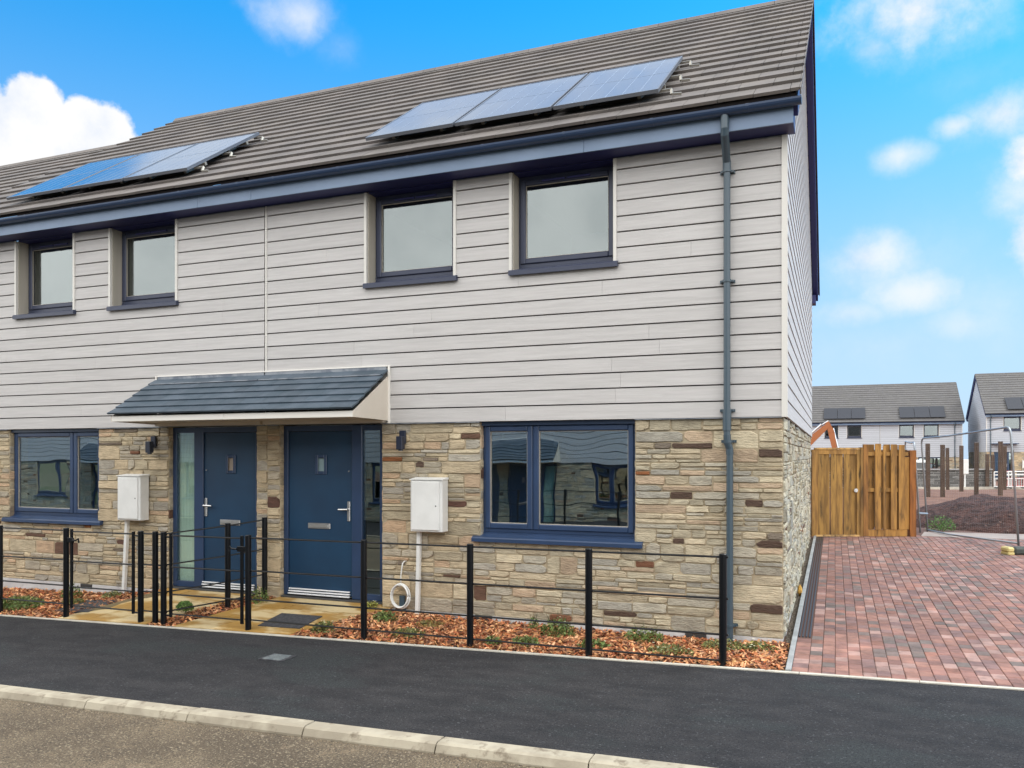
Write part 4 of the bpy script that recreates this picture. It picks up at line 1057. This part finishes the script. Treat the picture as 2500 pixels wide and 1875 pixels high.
# border courses beside the channel, then stretcher courses running up the drive
y = -1.152
while y < 9.05:
    L = .105; lo = KX1+.002 if y < .05 else CX1
    w0 = .25 if y < .05 else .205
    xs = [lo, lo+.135] if y < .05 else [lo]
    slope_box(m, CX1+.002, CX1+.105, y, y+.155-.004, -.05, .004+jit(.0015), pcol(), .004)
    if y < .0: slope_box(m, KX1+.002, CX1-.002, y, y+.151, -.05, .004+jit(.0015), pcol(), .004)
    y += .155
x = CX1+.108; col_i = 0
while x < 7.6:
    w, L = .108, .156; col_i += 1
    y = -1.152-(L/2 if col_i % 2 else 0)-rnd.uniform(0, .012)
    yb = min(drive_back(x), 11.9)
    while y < yb:
        a = max(y, -1.152)
        if y+L-a > .03: slope_box(m, x+.0022+jit(.0008), x+w-.0022+jit(.0008), a+.0022, y+L-.0022, -.05, .004+jit(.002), pcol(), .005)
        y += L
    x += w
struct('driveway', m, 'paver')
m = MB(); slope_box(m, KX1+.001, 7.7, -1.153, 12.2, -.06, -.004, ny=6); struct('driveway_bedding', m, 'paver_joint')
# plain concrete footing strip behind the paving on the right
m = MB()
def cq(pts, z0, z1): m.add([(p[0], p[1], z0) for p in pts]+[(p[0], p[1], z1) for p in pts], [(4, 5, 6, 7), (0, 1, 5, 4), (1, 2, 6, 5), (2, 3, 7, 6), (3, 0, 4, 7)])
cq([(2.1, 9.9), (7.7, 9.6), (8.2, 11.4), (2.25, 10.9)], .05, .222)
struct('concrete_footing', m, 'concrete')
st_ = MB(); r_ = random.Random(2); vs = []; fs = []
for i in range(7):
    for j in range(6):
        a = 6.283*j/6; rr = .055*math.sin(math.pi*(i+.5)/7)*(1+r_.uniform(-.18, .18)); vs.append((.062+rr*.55*math.cos(a), 2.55+rr*.9*math.sin(a), dz(.04, 2.55)-.03+.15*i/6))
for i in range(6):
    for j in range(6): fs.append((i*6+j, i*6+(j+1) % 6, (i+1)*6+(j+1) % 6, (i+1)*6+j))
fs += [tuple(range(6))[::-1], tuple(36+j for j in range(6))]
st_.add(vs, fs); single('loose_stone', st_, 'ochre', 'orange yellow stone leaning on the gable wall by the drain', 'stone')

# ------------------------------------------------------------------ earth beyond
m = MB(); xs = [-60+2.0*i for i in range(71)]; ys = [9.0+1.2*j for j in range(10)]+[21+3*j for j in range(34)]
vs = [(x, y, earth_z(x, y)+.03*math.sin(x*1.7+y)*math.sin(y*.9-x*.4)-.03) for x in xs for y in ys]; n = len(ys)
# keep clear of the near houses' own footprint
m.add(vs, [(i*n+j, (i+1)*n+j, (i+1)*n+j+1, i*n+j+1) for i in range(len(xs)-1) for j in range(n-1) if not (xs[i] < -.5 and ys[j] < 9.5)])
struct('earth_field', m, 'red_earth', smooth=True)
m = MB(); N = 90; r_ = random.Random(8); bumps = [(r_.uniform(-1, 1), r_.uniform(-1, 1), r_.uniform(.05, .16), r_.uniform(-.05, .09)) for _ in range(120)]
vs = []
for i in range(N+1):
    for j in range(N+1):
        u, v_ = -1+2*i/N, -1+2*j/N; x, y = 4.6+2.55*u, 14.6+3.6*v_
        rr = math.hypot(u*(1+.12*math.sin(3*v_)), v_); h = max(0, 1-rr**2.2); h = h**.62 if h > 0 else 0
        z = earth_z(x, y)-.06+.62*h*(1+.10*math.sin(x*2.1)+.07*math.sin(y*1.7+x))
        for (a, b, s_, k) in bumps:
            q = ((u-a)**2+(v_-b)**2)/(s_*s_)
            if q < 6: z += k*math.exp(-q)*min(1, h*2)
        z += r_.uniform(-.012, .018)*min(1, h*3); vs.append((x, y, z))
m.add(vs, [(i*(N+1)+j, (i+1)*(N+1)+j, (i+1)*(N+1)+j+1, i*(N+1)+j+1) for i in range(N) for j in range(N)])
single('earth_mound', m, 'mound', 'heap of dug red brown soil behind the temporary fence', 'soil heap', base=(4.6, 14.6, .2))
plant(2.62, 11.5, .30, .36, 700, 'green weeds growing at the foot of the soil heap by the temporary fence', 'low', ((.5, 1.2, .5), (.7, 1.4, .6)))
post_list = [(3.8, 26.4, .29, 2.0, 'first brown timber post from the left beyond the soil heap'), (4.32, 26.6, .25, 2.0, 'second brown timber post from the left, the tall one before the stone wall'), (5.67, 36.9, .21, 2.0, 'thin far timber post, third from the left, against the stone wall'),
             (5.67, 32.2, .27, 2.0, 'fourth brown timber post from the left'), (5.79, 29.0, .33, 2.03, 'fifth brown timber post from the left, top above the stone wall'), (9.16, 48.6, -.08, 2.0, 'low brown post in front of the right end of the stone wall'),
             (10.12, 52.8, -.12, 2.0, 'low post at the very end of the stone wall'), (6.53, 28.35, .36, 2.03, 'tallest brown timber post on the right, above the soil heap'), (8.01, 36.3, .29, 2.0, 'timber post close behind the tallest right one'), (10.29, 47.4, .1, 2.05, 'last timber post on the right by the red barrier')]
for i, (x, y, z, h, lab) in enumerate(post_list):
    p = MB(); w = .075 if i not in (5, 6) else .10; tx = jit(.015); p.add([(x-w, y-w, z-.3), (x+w, y-w, z-.3), (x+w, y+w, z-.3), (x-w, y+w, z-.3), (x-w+tx, y-w, z+h), (x+w+tx, y-w, z+h), (x+w+tx, y+w, z+h+.02), (x-w+tx, y+w, z+h+.02)],
          [(0, 3, 2, 1), (4, 5, 6, 7), (0, 1, 5, 4), (1, 2, 6, 5), (2, 3, 7, 6), (3, 0, 4, 7)], shade((1, 1, 1), .2))
    single('timber_post', p, 'post_wood', lab, 'post', 'brown timber posts standing in the earth')
# grey stone garden wall far off, with pale kerb at its foot
def block_rows(mb, a, b, zb, h, r, y0):
    z = zb; i = 0
    L = math.hypot(b[0]-a[0], b[1]-a[1]); d = ((b[0]-a[0])/L, (b[1]-a[1])/L)
    while z < zb+h-.02:
        hh = min(r.uniform(.08, .15), zb+h-z); s = -r.uniform(0, .3)
        while s < L:
            w = r.uniform(.25, .7); s0, s1 = max(s, 0), min(s+w, L)
            if s1-s0 > .05:
                k = r.choice((.13, .16, .20, .25, .10)); o = r.uniform(0, .02)
                p0 = (a[0]+d[0]*(s0+.018), a[1]+d[1]*(s0+.018)-o); p1 = (a[0]+d[0]*(s1-.018), a[1]+d[1]*(s1-.018)-o)
                mb.add([(p0[0], p0[1], z+.017), (p1[0], p1[1], z+.017), (p1[0], p1[1]+.25, z+.017), (p0[0], p0[1]+.25, z+.017), (p0[0], p0[1], z+hh-.017), (p1[0], p1[1], z+hh-.017), (p1[0], p1[1]+.25, z+hh-.017), (p0[0], p0[1]+.25, z+hh-.017)],
                       [(0, 3, 2, 1), (4, 5, 6, 7), (0, 1, 5, 4), (1, 2, 6, 5), (2, 3, 7, 6), (3, 0, 4, 7)], (k, k, k*.97))
            s += w
        z += hh
t = thing('garden_wall', 'low grey stone garden wall in front of the far houses', 'wall', (5, 47.5, -.2), 'far grey stone garden walls')
m = MB(); block_rows(m, (-6, 42.5), (9.47, 48.9), -.2, 1.18, random.Random(4), 0); obj('stones', m, 'block_wall', t)
m = MB(); m.add([(-6, 42.55, -.3), (9.47, 48.95, -.3), (9.47, 49.1, -.3), (-6, 42.7, -.3), (-6, 42.55, .95), (9.47, 48.95, .95), (9.47, 49.1, .95), (-6, 42.7, .95)], [(0, 1, 5, 4), (1, 2, 6, 5), (2, 3, 7, 6), (3, 0, 4, 7), (4, 5, 6, 7)], (.72, .7, .66)); obj('mortar_core', m, 'block_wall', t)
m = MB(); m.add([(-6, 42.35, .97), (9.49, 48.75, .97), (9.49, 49.15, .97), (-6, 42.75, .97), (-6, 42.35, 1.03), (9.49, 48.75, 1.03), (9.49, 49.15, 1.03), (-6, 42.75, 1.03)], [(0, 1, 5, 4), (1, 2, 6, 5), (2, 3, 7, 6), (3, 0, 4, 7), (4, 5, 6, 7), (0, 3, 2, 1)], (.42, .42, .42)); obj('coping', m, 'block_wall', t)
m = MB(); block_rows(m, (10.9, 49.4), (19, 52.6), -.2, 1.15, random.Random(5), 0); m.add([(10.9, 49.5, -.3), (19, 52.7, -.3), (19, 52.8, .9), (10.9, 49.6, .9)], [(0, 1, 2, 3)], (.6, .58, .55))
single('garden_wall', m, 'block_wall', 'grey stone garden wall to the right of the red and white barriers', 'wall', 'far grey stone garden walls')
m = MB(); m.add([(-6, 40.9, -.145), (9.5, 46.6, -.04), (22, 50.6, .10), (22, 51.0, .10), (9.5, 47.2, -.06), (-6, 41.6, -.15), (-6, 40.9, -.3), (9.5, 46.6, -.3), (22, 50.6, -.3)], [(0, 1, 4, 5), (1, 2, 3, 4), (6, 7, 1, 0), (7, 8, 2, 1)])
for q in range(6): m.v[q] = (m.v[q][0], m.v[q][1], m.v[q][2]+.05)
struct('far_kerb', m, 'edging')
# far houses
houseC = [copy_tree(houseB, None, (10.35-3.12, 68.6+4.77, -.52), 0, 'far house directly above the hit and miss fence, right half of the distant pair', 'far houses across the site'),
          copy_tree(houseA, None, (10.35-9.27, 68.6+4.77, -.52), 0, 'far house behind the gate and the digger arm, left half of the distant pair', 'far houses across the site')]
spD = dict(up=[(-11.15, -9.95), (-8.3, -7.1)], low=[(-9.2, -7.6, .93, -8.3)],
           doors=[dict(op=(-11.80, -10.45), leaf=(-11.70, -10.85), side=(-10.75, -10.5), hx=-10.9, dir=-1, win=(-11.3, 1.6, 1.85, .15), lx=-11.4, thr=(-11.7, -10.86), spy=-10.9)],
           gable_l=True, tl=.012, tr=.0, joints=[])
hD = build_house('house', 'far house at the right edge with its left gable end showing', -12.30, -6.24, spD, 0, 31, True)
hD['group'] = 'far houses across the site'; downpipe(hD, -12.05)
c_ = MB(); c_.bbox(-12.0, -.75, 2.83, -10.2, -.03, 2.90, .01); obj('canopy', c_, 'gutter', hD)
DX, DY, DZ = 11.74+12.30, 65.75, -.09
hD.location = (hD.location.x+DX, 4.77+DY, DZ)
L3 = ('left', 'middle', 'right')
for i in range(3):
    for (o, nm, dx_, dy_, dz_, l) in ((pan[i], 'B', 10.35, 68.6, -.52, f'{L3[i]} dark solar panel of the right hand row on the far pair of houses'), (pan[3+i], 'A', 10.35, 68.6, -.52, f'{L3[i]} dark solar panel of the left hand row on the far pair of houses')):
        L = o.location; copy_tree(o, None, (L.x+dx_, L.y+dy_, L.z+dz_), 0, l, 'solar panels on the far roofs')
for i in range(2):
    o = pan[3+i]; L = o.location; copy_tree(o, None, (L.x+DX-.10, L.y+DY, L.z+DZ), 0, ('left solar panel on the roof at the right edge of the photo', 'solar panel cut by the right edge on the farthest right roof')[i], 'solar panels on the far roofs')
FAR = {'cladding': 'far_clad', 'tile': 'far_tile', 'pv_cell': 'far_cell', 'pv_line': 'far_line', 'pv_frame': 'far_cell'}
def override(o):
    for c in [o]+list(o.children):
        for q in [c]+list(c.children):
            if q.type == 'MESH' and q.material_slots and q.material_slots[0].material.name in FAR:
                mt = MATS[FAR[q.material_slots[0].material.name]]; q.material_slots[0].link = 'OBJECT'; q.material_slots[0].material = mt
for o in list(COL.objects):
    if o.get('group') in ('far houses across the site', 'solar panels on the far roofs'): override(o)
# meter box and small site things in front of the far house
o = [x for x in COL.objects if x.name == 'meter_box'][0]
copy_tree(o, None, (14.0+.35, 65.6, .85), 0, 'white meter box on the far house at the right edge', 'white meter boxes on the stone walls')
m = MB(); m.bbox(7.5, 46.3, .75, 7.85, 46.45, 1.62, .02); m.bar((7.67, 46.4, -.2), (7.67, 46.4, .78), .04, 6); single('site_sign', m, 'white_plastic', 'small white site board standing behind the stone wall', 'sign')
t = thing('parked_van', 'small white van roof just showing over the grey stone wall', 'van', (5.0, 53, -.45))
m = MB(); m.prism([(51.8, -.1), (51.8, .85), (52.2, 1.52), (54.6, 1.55), (56.2, 1.5), (56.2, -.1)], 4.55, 6.25, 'x'); obj('body', m, 'white_plastic', t)
m = MB(); m.prism([(51.79, .9), (52.17, 1.42), (52.16, 1.44), (51.775, .92)], 4.7, 6.1, 'x'); obj('windscreen', m, 'digger_dark', t)
for (wx, wy) in ((4.6, 52.6), (6.2, 52.6), (4.6, 55.4), (6.2, 55.4)):
    m = MB(); m.bar((wx-.1, wy, -.15), (wx+.1, wy, -.15), .33, 16); obj('wheel', m, 'digger_dark', t)
def barrier(x, y, z, rot, label, col):
    t = thing('barrier', label, 'barrier', (x, y, z), 'plastic pedestrian barriers')
    c, s = math.cos(rot), math.sin(rot); Q = lambda u, h: (x+u*c, y+u*s, z+h)
    f = MB()
    for a, b in ((Q(-.5, .08), Q(-.5, .95)), (Q(.5, .08), Q(.5, .95)), (Q(-.5, .95), Q(.5, .95)), (Q(-.5, .1), Q(.5, .1)), (Q(-.5, .55), Q(.5, .55))): f.bar(a, b, .03, 6)
    for k in range(7): u = -.42+.14*k; f.bar(Q(u, .1), Q(u, .55), .012, 4)
    obj('frame', f, col, t)
    p = MB(); p.bar(Q(-.48, .78), Q(.48, .78), .05, 4, flat=(0, 0, 1)); obj('panel', p, 'white_plastic', t)
    ft = MB()
    for u in (-.4, .4): a = Q(u, .04); ft.box(a[0]-.05, a[1]-.25, z, a[0]+.05, a[1]+.25, z+.07)
    obj('foot', ft, 'digger_dark', t)
barrier(9.55, 45.9, -.06, .35, 'white barrier beside the end of the grey stone wall', 'white_plastic')
barrier(10.25, 46.4, -.03, .2, 'red barrier between the far timber posts', 'red_plastic')
barrier(9.95, 44.3, -.0, .5, 'second white slatted barrier just left of the red one', 'white_plastic')

# orange excavator, its boom rising behind the timber gate
EX = (-1.6, 23.6); ez = earth_z(*EX)-.02
t = thing('excavator', 'orange digger arm bent above the timber gate', 'excavator', (EX[0], EX[1], ez))
b = MB()
def limb(mb, pts, w0, hs):
    for (p, q), (h0, h1) in zip(zip(pts, pts[1:]), zip(hs, hs[1:])):
        p, q = Vector(p), Vector(q); d = (q-p).normalized(); up = Vector((-d.z, 0, d.x)) if abs(d.y) < .5 else Vector((0, 0, 1)); sd = Vector((0, 1, 0))*w0
        mb.add([p+up*h0+sd, p-up*h0+sd, p-up*h0-sd, p+up*h0-sd, q+up*h1+sd, q-up*h1+sd, q-up*h1-sd, q+up*h1-sd], [(0, 1, 2, 3), (7, 6, 5, 4), (0, 4, 5, 1), (1, 5, 6, 2), (2, 6, 7, 3), (3, 7, 4, 0)])
limb(b, [(-1.25, 23.6, 1.35), (-.55, 23.6, 2.22), (.30, 23.6, 3.02)], .09, (.14, .15, .08)); obj('boom', b, 'orange', t)
b = MB(); limb(b, [(.22, 23.6, 3.08), (.36, 23.6, 2.7), (.52, 23.6, 1.75)], .08, (.06, .11, .06)); obj('stick', b, 'orange', t)
b = MB(); b.prism([(.35, 1.80), (.62, 1.78), (.72, 1.5), (.55, 1.25), (.20, 1.3), (.12, 1.52), (.3, 1.55)], 23.4, 23.8, 'y'); obj('bucket', b, 'digger_dark', t)
b = MB(); b.bar((-.75, 23.6, 2.28), (.02, 23.6, 3.0), .045, 8); b.bar((.05, 23.6, 2.99), (.26, 23.6, 3.12), .028, 8); b.bar((.42, 23.6, 2.85), (.62, 23.6, 1.95), .035, 8); obj('ram', b, 'steel', t)
b = MB(); b.bbox(-2.6, 22.9, ez+.65, -1.0, 24.3, ez+1.15, .05); b.bbox(-2.6, 23.0, ez+1.15, -2.0, 24.2, ez+1.5, .06); obj('body', b, 'orange', t)
b = MB(); b.bbox(-1.95, 23.0, ez+1.152, -1.1, 23.75, ez+2.1, .06); obj('cab', b, 'digger_dark', t)
for yy in (22.75, 24.1):
    b = MB(); b.bbox(-2.7, yy, ez, -.8, yy+.35, ez+.5, .15); obj('track', b, 'digger_dark', t)

# ------------------------------------------------------------------ timber gate and hit-and-miss fence (plane runs slightly back to the right)
GA = math.atan2(9.88-9.11, 2.0-.05)
gc, gs = math.cos(GA), math.sin(GA); GX, GY, GZ = .03, 9.08, .215
def gp(u, d, z): return (GX+u*gc+d*gs, GY+u*gs-d*gc, GZ+z)       # u along, d towards the viewer
def gbox(mb, u0, u1, d0, d1, z0, z1, tint=(1, 1, 1), slope=0):
    vs = [gp(u0, d1, z0), gp(u1, d1, z0), gp(u1, d0, z0), gp(u0, d0, z0), gp(u0, d1, z1), gp(u1, d1, z1+slope), gp(u1, d0, z1+slope), gp(u0, d0, z1)]
    mb.add(vs, [(0, 3, 2, 1), (4, 5, 6, 7), (0, 1, 5, 4), (1, 2, 6, 5), (2, 3, 7, 6), (3, 0, 4, 7)], tint)
Qp = lambda px: (px-95)/(1075-95)*2.10      # photo columns of the crop to metres along
t = thing('timber_gate', 'closed boarded timber gate against the gable wall with a round latch', 'gate', gp(.5, 0, 0))
b = MB(); e = [Qp(v) for v in (152, 212, 272, 333, 395, 455, 516)]
for a, c in zip(e, e[1:]):
    k_ = len(b.f) % 12; gbox(b, a+.006, c-.006, .0, (.012 if k_ else .034)+jit(.002), .035, 1.70, shade((.92, .92, .9), .2))
obj('boards', b, 'timber', t)
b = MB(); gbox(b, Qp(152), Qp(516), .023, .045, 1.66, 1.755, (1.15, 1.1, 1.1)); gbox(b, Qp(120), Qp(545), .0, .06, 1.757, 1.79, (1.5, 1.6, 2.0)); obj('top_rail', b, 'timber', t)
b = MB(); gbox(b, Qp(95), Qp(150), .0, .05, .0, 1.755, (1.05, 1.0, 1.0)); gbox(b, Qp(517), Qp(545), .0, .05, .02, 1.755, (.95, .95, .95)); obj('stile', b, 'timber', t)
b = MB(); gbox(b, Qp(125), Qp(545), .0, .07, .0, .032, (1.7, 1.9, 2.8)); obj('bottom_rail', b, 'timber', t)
b = MB(); p = Vector(gp(Qp(505), .05, .93)); q = Vector(gp(Qp(505), .075, .93)); b.bar(p, q, .038, 16); b.bar(q, q+(q-p)*.5, .018, 10); obj('latch', b, 'steel', t)
t = thing('timber_fence', 'hit and miss timber fence panel with gaps between boards, right of the gate', 'fence', gp(1.55, 0, 0))
b = MB(); gbox(b, Qp(549), Qp(576), -.02, .06, -.02, 1.80, (.75, .72, .75)); obj('post', b, 'timber', t, label='slim darker post beside the gate')
b = MB()
tc_ = lambda: shade((1.03, .95, .9), .13)
gbox(b, Qp(580), Qp(624), .0, .055, .0, 1.86, (.85, .70, .68))
for a, c, h in ((624, 692, 1.86), (731, 768, 1.72), (784, 843, 1.86), (880, 916, 1.85)): gbox(b, Qp(a), Qp(c), -.03, -.008, .14, h, shade((.8, .72, .65), .1))
obj('back_boards', b, 'timber', t)
b = MB()
for a, c, h in ((688, 742, 1.87), (764, 790, 1.83), (836, 890, 1.86), (910, 964, 1.85)): gbox(b, Qp(a), Qp(c), .045, .068, .14, h, tc_())
obj('front_boards', b, 'timber', t)
b = MB()
for z in (.90, 1.63): gbox(b, Qp(624), Qp(1005), -.007, .044, z, z+.075, (.9, .85, .8))
obj('rail', b, 'timber', t)
b = MB(); gbox(b, Qp(624), Qp(992), .0, .05, .0, .135, (1.15, 1.05, 1.0)); obj('gravel_board', b, 'timber', t)
b = MB(); gbox(b, Qp(970), Qp(1012), -.0, .0448, .14, 1.60, (1.1, 1.0, .9)); obj('end_board', b, 'timber', t)
b = MB(); gbox(b, Qp(1014), Qp(1072), -.06, .075, -.02, 1.74, (.80, .52, .42)); obj('corner_post', b, 'timber', t, label='reddish brown square end post')
b = MB()
for k in range(26):
    u = Qp(1014)+.02; gbox(b, u, u+.02, -.12-.12*k-.10, -.12-.12*k, .05, 1.75, shade((.9, .8, .7), .1))
obj('return_boards', b, 'timber', t)

# ------------------------------------------------------------------ temporary mesh fence
def heras(A, B, zA, zB, label, mesh=True, tilt=0.0):
    A, B = Vector(A), Vector(B); t = thing('temporary_fence', label, 'fence', (A+B)/2, 'galvanised temporary fence panels')
    H = 2.0; R_ = .12; d = (B-A); L = d.length; d.normalize(); up = Vector((tilt, 0, 1)).normalized()
    P = lambda s, h: A+d*s+up*h+Vector((0, 0, 0))
    f = MB(); pts = [P(0, -.02), P(0, H-R_)]
    for k in range(1, 6): a = k/6*math.pi/2; pts.append(P(R_-R_*math.cos(a), H-R_+R_*math.sin(a)))
    pts.append(P(R_, H)); pts.append(P(L*.35, H-.02)); pts.append(P(L-R_, H))
    for k in range(1, 6): a = k/6*math.pi/2; pts.append(P(L-R_+R_*math.sin(a), H-R_+R_*math.cos(a)))
    pts += [P(L, H-R_), P(L, -.02)]
    f.tube(pts, .0185, 8); obj('frame', f, 'galv', t, smooth=True)
    f = MB(); f.tube([P(0, .03), P(L*.3, .0), P(L, .02)], .0175, 8); obj('bottom_tube', f, 'galv', t, smooth=True)
    if mesh:
        w = MB(); n = int(L/.075)
        for k in range(1, n): s = L*k/n; w.bar(P(s, .03), P(s, H-.01), .0006, 3)
        for k in range(1, 7): w.bar(P(.02, H*k/7), P(L-.02, H*k/7), .0006, 3)
        obj('wire_mesh', w, 'galv', t)
    return t
heras((2.33, 11.07, .22), (3.37, 7.50, .34), 0, 0, 'leaning galvanised fence panel standing across the end of the driveway', tilt=-.06)
heras((3.50, 7.42, .20), (5.35, 4.9, .12), 0, 0, 'second galvanised fence panel, only its curved corner at the right edge')
t = heras((2.17, 10.80, .13), (2.22, 13.9, .2), 0, 0, 'galvanised fence panel running back behind the timber fence', mesh=False, tilt=-.06)
m = MB(); m.bar((2.13, 10.78, .62), (2.32, 11.02, .60), .022, 8); single('fence_clamp', m, 'galv', 'metal clamp joining the two left fence uprights', 'clamp')
def foot(x, y, rot, label):
    z = dz(x, y)+.004; t = thing('rubber_block', label, 'fence foot', (x, y, z), 'rubber fence feet'); t.rotation_euler = (0, 0, rot); BASE[t.name] = Vector((0, 0, 0))
    b = MB(); b.bbox(-.24, -.11, 0, .36, .11, .125, .03); obj('block', b, 'rubber', t)
    b = MB(); b.bbox(-.36, -.112, .045, -.242, .112, .128, .022); b.bbox(-.355, -.108, .0, -.242, .108, .044, .008); obj('reflective_end', b, 'yellow', t)
foot(3.45, 7.38, R(21), 'dark rubber fence foot with a yellow end on the paving')
# ------------------------------------------------------------------ houses across the road (behind the photographer, seen in the window glass)
for (o, cx, lab) in ((houseB, 3.2, 'house across the road seen only as a reflection, right of the others'), (houseA, -6.0, 'reflected house across the road facing the near blue window'), (houseB, -12.12, 'reflected gable house across the road, joined to the middle one'),
                     (houseA, -21.6, 'reflected house across the road facing the left window'), (houseB, -27.72, 'furthest left reflected house across the road')):
    copy_tree(o, None, (cx, -14.6-4.77, -.62), math.pi, lab, 'houses across the road')
copy_tree(FENCE, None, (-7.2, -11.6, -.1), math.pi, 'black garden fence across the road, seen only in the window reflections')
print('objects', len(COL.objects))
